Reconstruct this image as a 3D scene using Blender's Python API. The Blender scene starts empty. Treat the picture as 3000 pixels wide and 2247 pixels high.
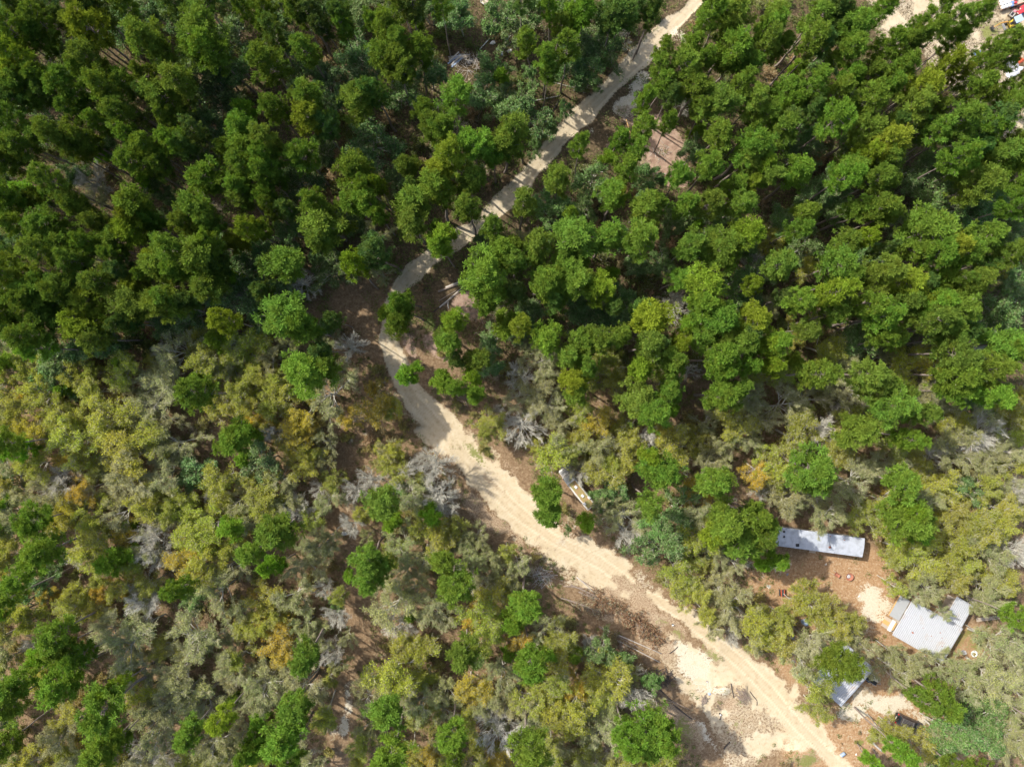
import bpy, math, random
import numpy as np
from mathutils import Vector, Matrix

# ------------------------------------------------------------------ camera, sky, sun, exposure
SC = bpy.context.scene
COL = SC.collection
R = math.radians
CAM_H = 122.0                      # height of the drone above the ground, metres
F_PX = 2083.0                      # focal length in pixels of the 3000 px wide photograph
cam_d = bpy.data.cameras.new("camera")
cam = bpy.data.objects.new("camera", cam_d)
COL.objects.link(cam)
cam.location = (0, 0, CAM_H)
cam.rotation_euler = (0, 0, 0)
cam_d.sensor_width = 36.0
cam_d.lens = 36.0 * F_PX / 3000.0
cam_d.clip_end = 3000
SC.camera = cam

SUN_EL, SUN_AZ = 46.0, (-0.852, 0.523)        # towards the sun, in plan
world = bpy.data.worlds.new("World")
SC.world = world
world.use_nodes = True
wn = world.node_tree
bg = wn.nodes["Background"]
sky = wn.nodes.new("ShaderNodeTexSky")
sky.sky_type = 'NISHITA'
sky.sun_disc = False
sky.sun_elevation = R(SUN_EL)
sky.dust_density = 3.0
sky.ozone_density = 0.4
sky.sun_rotation = math.atan2(SUN_AZ[0], SUN_AZ[1])
wn.links.new(sky.outputs[0], bg.inputs[0])
bg.inputs[1].default_value = 0.15
sun_d = bpy.data.lights.new("sun", 'SUN')
sun_d.energy = 3.35
sun_d.angle = R(0.55)
sun_d.color = (1.0, 0.945, 0.86)
sun = bpy.data.objects.new("sun", sun_d)
COL.objects.link(sun)
_dir = Vector((SUN_AZ[0] * math.cos(R(SUN_EL)), SUN_AZ[1] * math.cos(R(SUN_EL)), math.sin(R(SUN_EL))))
sun.rotation_euler = _dir.to_track_quat('Z', 'Y').to_euler()
SC.view_settings.view_transform = 'Standard'
SC.view_settings.look = 'None'
SC.view_settings.exposure = 0.80
SC.view_settings.gamma = 1.0
SC.view_settings.use_curve_mapping = False
SC.cycles.max_bounces = 6
SC.cycles.diffuse_bounces = 3
SC.cycles.glossy_bounces = 2
SC.cycles.transmission_bounces = 3
SC.cycles.transparent_max_bounces = 4
SC.cycles.use_denoising = True

rng = np.random.default_rng(7)
rnd = random.Random(11)


def at(u, v, z=0.0):
    """world point at height z of what the photograph shows at source pixel (u, v)"""
    k = (CAM_H - z) / F_PX
    return Vector(((u - 1500.0) * k, -(v - 1123.5) * k, z))


# ------------------------------------------------------------------ materials
def new_mat(name):
    m = bpy.data.materials.new(name)
    m.use_nodes = True
    nt = m.node_tree
    for n in list(nt.nodes):
        nt.nodes.remove(n)
    out = nt.nodes.new("ShaderNodeOutputMaterial")
    return m, nt, out


def N(nt, kind, **kw):
    n = nt.nodes.new(kind)
    for k, v in kw.items():
        setattr(n, k, v)
    return n


def mix_col(nt, fac, a, b, blend='MIX'):
    n = nt.nodes.new("ShaderNodeMix")
    n.data_type = 'RGBA'
    n.blend_type = blend
    for sock, val in ((n.inputs[0], fac), (n.inputs[6], a), (n.inputs[7], b)):
        if hasattr(val, "is_output"):
            nt.links.new(val, sock)
        elif isinstance(val, (int, float)):
            sock.default_value = val
        else:
            sock.default_value = (*val, 1.0)[:4]
    return n.outputs[2]


def math_n(nt, op, a, b=0.0, clamp=False):
    n = nt.nodes.new("ShaderNodeMath")
    n.operation = op
    n.use_clamp = clamp
    for sock, val in ((n.inputs[0], a), (n.inputs[1], b)):
        if hasattr(val, "is_output"):
            nt.links.new(val, sock)
        else:
            sock.default_value = val
    return n.outputs[0]


def noise(nt, scale, detail=3.0, rough=0.55, vec=None):
    n = nt.nodes.new("ShaderNodeTexNoise")
    n.inputs["Scale"].default_value = scale
    n.inputs["Detail"].default_value = detail
    n.inputs["Roughness"].default_value = rough
    if vec is not None:
        nt.links.new(vec, n.inputs["Vector"])
    return n.outputs["Fac"]


def ramp(nt, fac, p0, p1):
    n = nt.nodes.new("ShaderNodeMapRange")
    n.clamp = True
    nt.links.new(fac, n.inputs[0])
    n.inputs[1].default_value = p0
    n.inputs[2].default_value = p1
    return n.outputs[0]


def solid(name, col, rough=0.7, metal=0.0, var=0.15, scale=3.0, dirt=None, dirt_amt=0.0, dirt_scale=1.2):
    """plain painted / wooden / metal surface with small uneven variation and optional dirt patches"""
    m, nt, out = new_mat(name)
    b = N(nt, "ShaderNodeBsdfPrincipled")
    geo = N(nt, "ShaderNodeTexCoord")
    f = noise(nt, scale, 4.0, 0.6, geo.outputs["Object"])
    dark = tuple(c * (1 - var) for c in col)
    lite = tuple(min(1, c * (1 + var)) for c in col)
    c = mix_col(nt, f, dark, lite)
    if dirt is not None:
        f2 = ramp(nt, noise(nt, dirt_scale, 5.0, 0.65, geo.outputs["Object"]), 0.62 - dirt_amt * 0.25, 0.78 - dirt_amt * 0.2)
        c = mix_col(nt, f2, c, dirt)
    nt.links.new(c, b.inputs["Base Color"])
    b.inputs["Roughness"].default_value = rough
    b.inputs["Metallic"].default_value = metal
    nt.links.new(b.outputs[0], out.inputs[0])
    return m


def leaf_material(name, transl=0.3, gloss=0.0, hue_to=(0.2, 0.2, 0.03), hue_amt=0.35):
    """foliage: colour from the object, varied leaf by leaf with the mesh attribute 'var'"""
    m, nt, out = new_mat(name)
    oi = N(nt, "ShaderNodeObjectInfo")
    at_ = N(nt, "ShaderNodeAttribute", attribute_name="var")
    v = at_.outputs["Fac"]
    at2 = N(nt, "ShaderNodeAttribute", attribute_name="hue")
    h = math_n(nt, 'MULTIPLY', at2.outputs["Fac"], hue_amt)
    c = mix_col(nt, h, oi.outputs["Color"], hue_to)
    k = math_n(nt, 'MULTIPLY_ADD', v, 0.75)
    k.node.inputs[2].default_value = 0.62
    c = mix_col(nt, 1.0, c, k, 'MULTIPLY')
    d = N(nt, "ShaderNodeBsdfDiffuse")
    t = N(nt, "ShaderNodeBsdfTranslucent")
    nt.links.new(c, d.inputs[0])
    ct = mix_col(nt, 1.0, c, (1.25, 1.2, 0.55), 'MULTIPLY')
    nt.links.new(ct, t.inputs[0])
    mx = N(nt, "ShaderNodeMixShader")
    mx.inputs[0].default_value = transl
    nt.links.new(d.outputs[0], mx.inputs[1])
    nt.links.new(t.outputs[0], mx.inputs[2])
    last = mx
    if gloss > 0:
        g = N(nt, "ShaderNodeBsdfGlossy")
        g.inputs["Roughness"].default_value = 0.5
        g.inputs[0].default_value = (0.85, 0.95, 1.0, 1)
        m2 = N(nt, "ShaderNodeMixShader")
        m2.inputs[0].default_value = gloss
        nt.links.new(mx.outputs[0], m2.inputs[1])
        nt.links.new(g.outputs[0], m2.inputs[2])
        last = m2
    nt.links.new(last.outputs[0], out.inputs[0])
    return m


def twig_material(name, a, b):
    m, nt, out = new_mat(name)
    at_ = N(nt, "ShaderNodeAttribute", attribute_name="var")
    oi = N(nt, "ShaderNodeObjectInfo")
    f = math_n(nt, 'ADD', math_n(nt, 'MULTIPLY', at_.outputs["Fac"], 0.6), math_n(nt, 'MULTIPLY', oi.outputs["Random"], 0.4))
    c = mix_col(nt, f, a, b)
    d = N(nt, "ShaderNodeBsdfDiffuse")
    nt.links.new(c, d.inputs[0])
    nt.links.new(d.outputs[0], out.inputs[0])
    return m


def bark_material(name, a, b):
    m, nt, out = new_mat(name)
    tc = N(nt, "ShaderNodeTexCoord")
    mp = N(nt, "ShaderNodeMapping")
    mp.inputs["Scale"].default_value = (6, 6, 1.6)
    nt.links.new(tc.outputs["Object"], mp.inputs[0])
    f = ramp(nt, noise(nt, 2.0, 5.0, 0.7, mp.outputs[0]), 0.3, 0.7)
    c = mix_col(nt, f, a, b)
    d = N(nt, "ShaderNodeBsdfDiffuse")
    nt.links.new(c, d.inputs[0])
    nt.links.new(d.outputs[0], out.inputs[0])
    return m


M = {}
M['needles'] = leaf_material("pine needles", 0.38, 0.0, (0.19, 0.19, 0.02), 0.45)
M['young_leaf'] = leaf_material("young oak leaves", 0.36, 0.0, (0.40, 0.31, 0.05), 0.35)
M['evergreen_leaf'] = leaf_material("evergreen leaves", 0.25, 0.022, (0.10, 0.13, 0.03), 0.4)
M['bush_leaf'] = leaf_material("bush leaves", 0.3, 0.0, (0.22, 0.13, 0.05), 0.6)
M['fern'] = leaf_material("ferns and saplings", 0.3, 0.0, (0.20, 0.17, 0.06), 0.45)
M['dead_leaf'] = leaf_material("dead brown leaves", 0.15, 0.0, (0.36, 0.20, 0.10), 0.6)
M['twig'] = twig_material("oak twigs", (0.29, 0.285, 0.14), (0.52, 0.51, 0.33))
M['grey_twig'] = twig_material("lichen grey twigs", (0.42, 0.40, 0.33), (0.70, 0.68, 0.59))
M['pine_bark'] = bark_material("pine bark", (0.16, 0.13, 0.11), (0.38, 0.32, 0.28))
M['oak_bark'] = bark_material("oak bark", (0.30, 0.28, 0.23), (0.60, 0.58, 0.51))
M['log_bark'] = bark_material("log bark", (0.16, 0.12, 0.09), (0.40, 0.33, 0.27))
M['pale_log'] = bark_material("weathered log", (0.34, 0.31, 0.27), (0.62, 0.58, 0.52))
M['dark_log'] = bark_material("burnt wood", (0.035, 0.03, 0.028), (0.15, 0.125, 0.11))


# ------------------------------------------------------------------ mesh helpers
def link(name, mesh, parent=None, loc=None, rz=None):
    o = bpy.data.objects.new(name, mesh)
    COL.objects.link(o)
    if parent is not None:
        o.parent = parent
    if loc is not None:
        o.location = loc
    if rz is not None:
        o.rotation_euler = (0, 0, rz)
    return o


def tag(o, label=None, cat=None, group=None, kind=None):
    if label:
        o["label"] = label
    if cat:
        o["category"] = cat
    if group:
        o["group"] = group
    if kind:
        o["kind"] = kind
    return o


def thing(name, label, cat, loc=(0, 0, 0), rz=0.0, group=None):
    return tag(link(name, None, None, loc, rz), label, cat, group)


def fast_mesh(name, verts, polys, mats, mat_idx=None, var=None, hue=None):
    """verts (n,3); polys list of (m,k) int arrays with k vertices each; var/hue: per vertex floats"""
    me = bpy.data.meshes.new(name)
    verts = np.asarray(verts, dtype=np.float32)
    me.vertices.add(len(verts))
    me.vertices.foreach_set("co", verts.ravel())
    loops = np.concatenate([p.ravel() for p in polys]).astype(np.int32)
    tot = np.concatenate([np.full(len(p), p.shape[1], dtype=np.int32) for p in polys])
    start = np.concatenate([[0], np.cumsum(tot)[:-1]]).astype(np.int32)
    me.loops.add(len(loops))
    me.loops.foreach_set("vertex_index", loops)
    me.polygons.add(len(tot))
    me.polygons.foreach_set("loop_start", start)
    me.polygons.foreach_set("loop_total", tot)
    for m in mats:
        me.materials.append(m)
    if mat_idx is not None:
        me.polygons.foreach_set("material_index", np.asarray(mat_idx, dtype=np.int32))
    for nm, dat in (("var", var), ("hue", hue)):
        if dat is not None:
            a = me.attributes.new(nm, 'FLOAT', 'POINT')
            a.data.foreach_set("value", np.asarray(dat, dtype=np.float32))
    me.update(calc_edges=True)
    return me


class Parts:
    """collects quads, triangles and tubes of one mesh with numpy"""

    def __init__(self):
        self.v, self.q, self.t, self.var, self.hue, self.n = [], [], [], [], [], 0
        self.qm, self.tm = [], []

    def quads(self, P, m=0, var=None, hue=None):
        """P (k,4,3)"""
        k = len(P)
        self.v.append(P.reshape(-1, 3))
        self.q.append(np.arange(self.n, self.n + 4 * k).reshape(k, 4))
        self.qm.append(np.full(k, m))
        self._a(k, 4, var, hue)
        self.n += 4 * k

    def tris(self, P, m=0, var=None, hue=None):
        k = len(P)
        self.v.append(P.reshape(-1, 3))
        self.t.append(np.arange(self.n, self.n + 3 * k).reshape(k, 3))
        self.tm.append(np.full(k, m))
        self._a(k, 3, var, hue)
        self.n += 3 * k

    def _a(self, k, c, var, hue):
        var = rng.random(k) if var is None else var
        hue = np.zeros(k) if hue is None else hue
        self.var.append(np.repeat(var, c))
        self.hue.append(np.repeat(hue, c))

    def tube(self, pts, rad, sides=5, m=0):
        pts = np.asarray(pts, float)
        n = len(pts)
        rad = np.broadcast_to(np.asarray(rad, float), (n,))
        d = np.gradient(pts, axis=0)
        d /= np.linalg.norm(d, axis=1)[:, None] + 1e-9
        ref = np.where(np.abs(d[:, 2:3]) > 0.9, np.array([[1.0, 0, 0]]), np.array([[0, 0, 1.0]]))
        a = np.cross(d, ref)
        a /= np.linalg.norm(a, axis=1)[:, None] + 1e-9
        b = np.cross(d, a)
        th = np.linspace(0, 2 * np.pi, sides, endpoint=False)
        ring = pts[:, None, :] + rad[:, None, None] * (np.cos(th)[None, :, None] * a[:, None, :] + np.sin(th)[None, :, None] * b[:, None, :])
        self.v.append(ring.reshape(-1, 3))
        idx = np.arange(n * sides).reshape(n, sides) + self.n
        q = np.stack([idx[:-1], np.roll(idx[:-1], -1, 1), np.roll(idx[1:], -1, 1), idx[1:]], -1).reshape(-1, 4)
        self.q.append(q)
        self.qm.append(np.full(len(q), m))
        self.var.append(np.full(n * sides, rng.random()))
        self.hue.append(np.zeros(n * sides))
        self.n += n * sides

    def build(self, name, mats):
        polys, mi = [], []
        if self.q:
            polys.append(np.concatenate(self.q))
            mi.append(np.concatenate(self.qm))
        if self.t:
            polys.append(np.concatenate(self.t))
            mi.append(np.concatenate(self.tm))
        return fast_mesh(name, np.concatenate(self.v), polys, mats, np.concatenate(mi), np.concatenate(self.var), np.concatenate(self.hue))


def unit(v):
    return v / (np.linalg.norm(v, axis=-1, keepdims=True) + 1e-9)


def rdirs(k):
    return unit(rng.normal(size=(k, 3)))


# ------------------------------------------------------------------ tree prototypes
def make_pine(H, RC, z0f, n_br, dens=1.0):
    """tall pine: bare mast, whorled limbs, needle tufts fanned at the limb ends"""
    T, C = Parts(), Parts()
    k = 9
    zz = np.linspace(0, H * 0.985, k)
    sway = np.cumsum(rng.normal(0, 0.10, (k, 2)), axis=0)
    sway -= sway[0]
    mast = np.column_stack([sway, zz])
    r0 = 0.0085 * H + 0.03
    T.tube(mast, np.linspace(r0, 0.03, k) * (1 - 0.25 * np.linspace(0, 1, k)), 6)
    tuft_c, tuft_r, tuft_d = [], [], []
    ga = rng.random() * 6.28
    for i in range(n_br):
        t = (i + rng.random() * 0.8) / n_br
        z = H * (z0f + (0.985 - z0f) * t)
        ga += 2.399 + rng.normal(0, 0.35)
        prof = (0.55 + 0.45 * min(1, t * 3.2)) * math.sqrt(max(0.03, 1 - (t * 0.97) ** 2.2))
        L = RC * prof * rng.uniform(0.50, 1.18)
        if t < 0.25 and rng.random() < 0.35:
            L *= 0.5
        el = R(rng.uniform(2, 22) + 42 * t)
        base = np.array([np.interp(z, zz, mast[:, 0]), np.interp(z, zz, mast[:, 1]), z])
        dh = np.array([math.cos(ga), math.sin(ga), 0])
        up = np.array([0, 0, 1.0])
        s = np.linspace(0, 1, 5)
        pts = base + np.outer(s * L * math.cos(el), dh) + np.outer(L * (s * math.sin(el) * 0.6 + 0.4 * math.sin(el) * s ** 2 + 0.06 * s ** 2), up)
        pts[1:, :] += rng.normal(0, 0.05 * L, (4, 3)) * 0.6
        T.tube(pts, np.linspace(0.045, 0.015, 5), 4)
        side = np.cross(dh, up)
        nt_ = max(3, int(L * 4.8 * dens))
        for j in range(nt_):
            sj = rng.uniform(0.35, 1.05) if j else 1.0
            lat = rng.normal(0, 0.26) * L * sj * 0.9 if j else 0
            p = np.array([np.interp(min(sj, 1), s, pts[:, a]) for a in range(3)]) + side * lat + up * rng.uniform(-0.08, 0.28) + dh * max(0, sj - 1) * L
            if j and rng.random() < 0.4:
                q = np.array([np.interp(max(0.1, sj - 0.3), s, pts[:, a]) for a in range(3)])
                T.tube(np.stack([q, (q + p) / 2 + rng.normal(0, 0.04, 3), p]), np.array([0.016, 0.012, 0.008]), 3)
            tuft_c.append(p)
            tuft_r.append(rng.uniform(0.30, 0.54))
            tuft_d.append(unit(dh * 0.55 * math.cos(el) + up * (0.75 + 0.4 * t) + rng.normal(0, 0.2, 3)))
    for _ in range(7):
        tuft_c.append(mast[-1] + rng.normal(0, 0.25, 3) * np.array([1, 1, 1.2]))
        tuft_r.append(rng.uniform(0.3, 0.45))
        tuft_d.append(unit(np.array([0, 0, 1.0]) + rng.normal(0, 0.3, 3)))
    tc, tr, td = np.array(tuft_c), np.array(tuft_r), np.array(tuft_d)
    nb = 36
    nT = len(tc)
    d = rdirs(nT * nb).reshape(nT, nb, 3)
    d = unit(d + 0.75 * td[:, None, :])
    ln = tr[:, None] * rng.uniform(0.7, 1.15, (nT, nb))
    w = unit(np.cross(d, rdirs(nT * nb).reshape(nT, nb, 3))) * (0.038 * rng.uniform(0.8, 1.4, (nT, nb)))[..., None]
    c = tc[:, None, :] + rng.normal(0, 0.05, (nT, nb, 3))
    tip = c + d * ln[..., None]
    P = np.stack([c, tip - w, tip + w], axis=2).reshape(-1, 3, 3)
    tv = np.repeat(rng.random(nT), nb) * 0.6 + rng.random(nT * nb) * 0.4
    th = np.repeat(np.clip(rng.normal(0.25, 0.3, nT), 0, 1), nb)
    C.tris(P, 0, tv, th)
    return T.build("pine trunk", [M['pine_bark']]), C.build("pine crown", [M['needles']])


def make_oak(H, RC, n_limb, leaves, leaf_s, twig_n, leaf_mat, twig_mat, bark, z_fork=0.3, flat=0.62, leaf_up=0.3, gap=0.25, spray=0.40, bough=1.0, fuzz=3, nb=6, crook=1.0, tw_w=0.030):
    """broadleaved tree: forking trunk, limbs and boughs that carry a dome of fine twigs and leaves"""
    T, C = Parts(), Parts()
    up = np.array([0, 0, 1.0])
    zf = H * z_fork
    lean = rng.normal(0, 0.12, 2)
    mast = np.array([[0, 0, 0], [lean[0] * .4, lean[1] * .4, zf * .5], [lean[0], lean[1], zf], [lean[0] * 1.6, lean[1] * 1.6, H * 0.62], [lean[0] * 2, lean[1] * 2, H * 0.85]])
    T.tube(mast, np.array([0.016, 0.0135, 0.012, 0.007, 0.003]) * H, 6)
    ends, edirs = [], []
    a0 = rng.random() * 6.28
    ctr = np.array([lean[0] * 1.5, lean[1] * 1.5, H * (1 - flat)])
    lob = rng.normal(0, 0.16, 6)

    def dome(az, sa):
        """distance to the crown's outline, lobed"""
        k = 1 + lob[0] * math.cos(az + lob[1] * 9) + lob[2] * math.cos(2 * az + lob[3] * 9) + lob[4] * math.cos(3 * az + lob[5] * 9)
        return k

    for i in range(n_limb):
        az = a0 + i * 2.399 + rng.normal(0, 0.3)
        el = R(rng.choice([18, 32, 48, 66]) + rng.normal(0, 7))
        kk = dome(az, el)
        tgt = ctr + np.array([math.cos(az) * math.cos(el) * RC * kk, math.sin(az) * math.cos(el) * RC * kk, math.sin(el) * H * flat * rng.uniform(0.82, 1.0)])
        s0 = rng.uniform(0.0, 0.75)
        st = np.array([np.interp(zf + s0 * (H * 0.8 - zf), mast[:, 2], mast[:, a]) for a in range(3)])
        if st[2] > tgt[2] - 0.3:
            st[2] = max(zf, tgt[2] - 0.6)
        s = np.linspace(0, 1, 6)
        bow = np.sin(s * math.pi) * 0.12 * crook * np.linalg.norm(tgt - st)
        pts = st + np.outer(s, tgt - st) + np.outer(bow, up)
        pts[1:] += rng.normal(0, 0.035 * RC * crook, (5, 3))
        r1 = 0.0075 * H * bough ** 0.5 * rng.uniform(0.7, 1.1)
        T.tube(pts, np.linspace(r1, 0.022 * bough, 6), 5)
        ends.append(pts[-1])
        edirs.append(unit(pts[-1] - pts[-2]))
        for j in range(nb):
            sj = 0.3 + 0.7 * (j + rng.random()) / nb
            p0 = np.array([np.interp(sj, s, pts[:, a]) for a in range(3)])
            dd = unit(unit(pts[-1] - pts[0]) + rng.normal(0, 0.45 + 0.3 * crook, 3) + up * 0.35)
            L = RC * rng.uniform(0.22, 0.5) * (1.15 - 0.4 * sj)
            p1 = p0 + dd * L * 0.55 + rng.normal(0, 0.05, 3)
            p2 = p0 + dd * L + up * 0.1 * L
            T.tube(np.stack([p0, p1, p2]), np.array([0.040, 0.026, 0.014]) * bough * (H / 9), 4)
            if bough > 1.5:
                for _k in range(2):
                    d3 = unit(dd + rng.normal(0, 0.5, 3))
                    T.tube(np.stack([p1, p1 + d3 * L * 0.3, p1 + d3 * L * rng.uniform(0.55, 0.8)]), np.array([0.026, 0.02, 0.010]) * bough, 3)
            for e in (p1, p2, p0 * 0.25 + p2 * 0.75 + rng.normal(0, 0.12, 3)):
                ends.append(e)
                edirs.append(dd)
    E, D = np.array(ends), np.array(edirs)
    nE = len(E)
    tw = twig_n
    outw = unit(E - (ctr - np.array([0, 0, 0.35 * H])))
    d = unit(0.55 * D[:, None, :] + 0.75 * outw[:, None, :] + rng.normal(0, spray, (nE, tw, 3)))
    L = rng.uniform(0.32, 0.85, (nE, tw)) * (RC / 3.0) ** 0.5
    p0 = E[:, None, :] + rng.normal(0, 0.07, (nE, tw, 3))
    p1 = p0 + d * L[..., None]

    def sticks(a, b, wd):
        a, b = a.reshape(-1, 3), b.reshape(-1, 3)
        w = unit(np.cross(b - a, rdirs(len(a)))) * (wd * 0.5)
        return np.stack([a - w, a + w, b + w * 0.5, b - w * 0.5], axis=1)

    C.quads(sticks(p0, p1, tw_w), 1)
    d2 = unit(np.repeat(d[:, :, None, :], fuzz, 2) + rng.normal(0, 0.55, (nE, tw, fuzz, 3)))
    f = rng.uniform(0.4, 1.0, (nE, tw, fuzz, 1))
    q0 = p0[:, :, None, :] * (1 - f) + p1[:, :, None, :] * f
    q1 = q0 + d2 * rng.uniform(0.14, 0.36, (nE, tw, fuzz, 1))
    C.quads(sticks(q0, q1, tw_w * 0.67), 1)
    if leaves > 0:
        keep = rng.random(nE) > gap
        tips = q1[keep].reshape(-1, 3)
        n = int(len(tips) * leaves)
        hueE = np.repeat(np.clip(rng.normal(0.25, 0.35, keep.sum()), 0, 1), tw * fuzz)
        idx = rng.integers(0, len(tips), n)
        c = tips[idx] + rng.normal(0, 0.07, (n, 3))
        nrm = unit(rdirs(n) + np.array([0, 0, leaf_up]))
        a = unit(np.cross(nrm, rdirs(n))) * (leaf_s * rng.uniform(0.6, 1.2, n))[:, None] * 0.5
        b = np.cross(nrm, a) * 0.62
        C.quads(np.stack([c - a, c - b, c + a, c + b], axis=1), 0, None, np.clip(hueE[idx] + rng.normal(0, 0.12, n), 0, 1))
    return T.build("oak trunk", [bark]), C.build("oak crown", [leaf_mat, twig_mat])


def make_bush(H, RC, n_leaf, leaf_s, leaf_mat, twig_mat):
    T, C = Parts(), Parts()
    ends = []
    for i in range(9):
        az, el = rng.random() * 6.28, R(rng.uniform(25, 85))
        L = rng.uniform(0.7, 1.0)
        e = np.array([math.cos(az) * math.cos(el) * RC, math.sin(az) * math.cos(el) * RC, max(0.25, math.sin(el)) * H]) * L
        T.tube(np.stack([np.array([0.05 * math.cos(az), 0.05 * math.sin(az), 0]), e * 0.5 + np.array([0, 0, 0.12 * H]), e]), np.array([0.03, 0.02, 0.008]), 4)
        for f in (0.45, 0.7, 0.9, 1.0):
            ends.append(e * f + np.array([0, 0, 0.12 * H * math.sin(f * 3.14)]))
    E = np.array(ends)
    nE = len(E)
    a = np.repeat(E, 12, 0)
    b = a + unit(rng.normal(0, 1, a.shape) + np.array([0, 0, 0.5])) * rng.uniform(0.2, 0.55, len(a))[:, None] * RC * 0.55
    w = unit(np.cross(b - a, rdirs(len(a)))) * 0.011
    C.quads(np.stack([a - w, a + w, b + w * .5, b - w * .5], 1), 1)
    idx = rng.integers(0, len(b), n_leaf)
    f = rng.uniform(0.35, 1.05, (n_leaf, 1))
    c = a[idx] * (1 - f) + b[idx] * f + rng.normal(0, 0.06, (n_leaf, 3))
    nrm = unit(rdirs(n_leaf) + np.array([0, 0, 0.4]))
    x = unit(np.cross(nrm, rdirs(n_leaf))) * (leaf_s * rng.uniform(0.6, 1.2, n_leaf))[:, None] * 0.5
    y = np.cross(nrm, x) * 0.6
    hu = np.clip(rng.normal(0.3, 0.3, nE * 12), 0, 1)[idx]
    C.quads(np.stack([c - x, c - y, c + x, c + y], 1), 0, None, hu)
    return T.build("bush stems", [M['oak_bark']]), C.build("bush crown", [leaf_mat, twig_mat])


PROTO = {
    'P': [make_pine(21 + rng.uniform(-1, 1), 2.35, rng.uniform(0.55, 0.64), int(rng.integers(34, 42))) for _ in range(9)],
    'p': [make_pine(12, 1.55, 0.36, 26, 1.2) for _ in range(3)],
    'Y': [make_oak(8.6, 2.5, 11, 2.3, 0.130, 9, M['young_leaf'], M['twig'], M['oak_bark'], gap=0.10) for _ in range(5)],
    'G': [make_oak(8.6, 2.5, 11, 0.95, 0.12, 10, M['young_leaf'], M['twig'], M['oak_bark'], gap=0.25, spray=0.26, bough=1.05, nb=7, crook=0.5, tw_w=0.026) for _ in range(5)],
    'B': [make_oak(8.2, 2.4, 18, 0.04, 0.10, 4, M['young_leaf'], M['grey_twig'], M['oak_bark'], gap=0.6, spray=0.20, bough=0.9, fuzz=2, nb=9, crook=0.35, tw_w=0.026) for _ in range(4)],
    'L': [make_oak(8.0, 2.4, 11, 1.7, 0.20, 9, M['evergreen_leaf'], M['twig'], M['oak_bark'], gap=0.05) for _ in range(4)],
    'U': [make_bush(2.3, 1.5, 1500, 0.16, M['bush_leaf'], M['twig']) for _ in range(4)],
}
# reference crown radius, height, crown-centre height share of each prototype
REF = {'P': (2.35, 21.0, 0.80), 'p': (1.55, 12.0, 0.68), 'Y': (2.5, 8.6, 0.70), 'G': (2.5, 8.6, 0.70), 'B': (2.4, 8.2, 0.70), 'L': (2.4, 8.0, 0.70), 'U': (1.5, 2.3, 0.5)}

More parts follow.
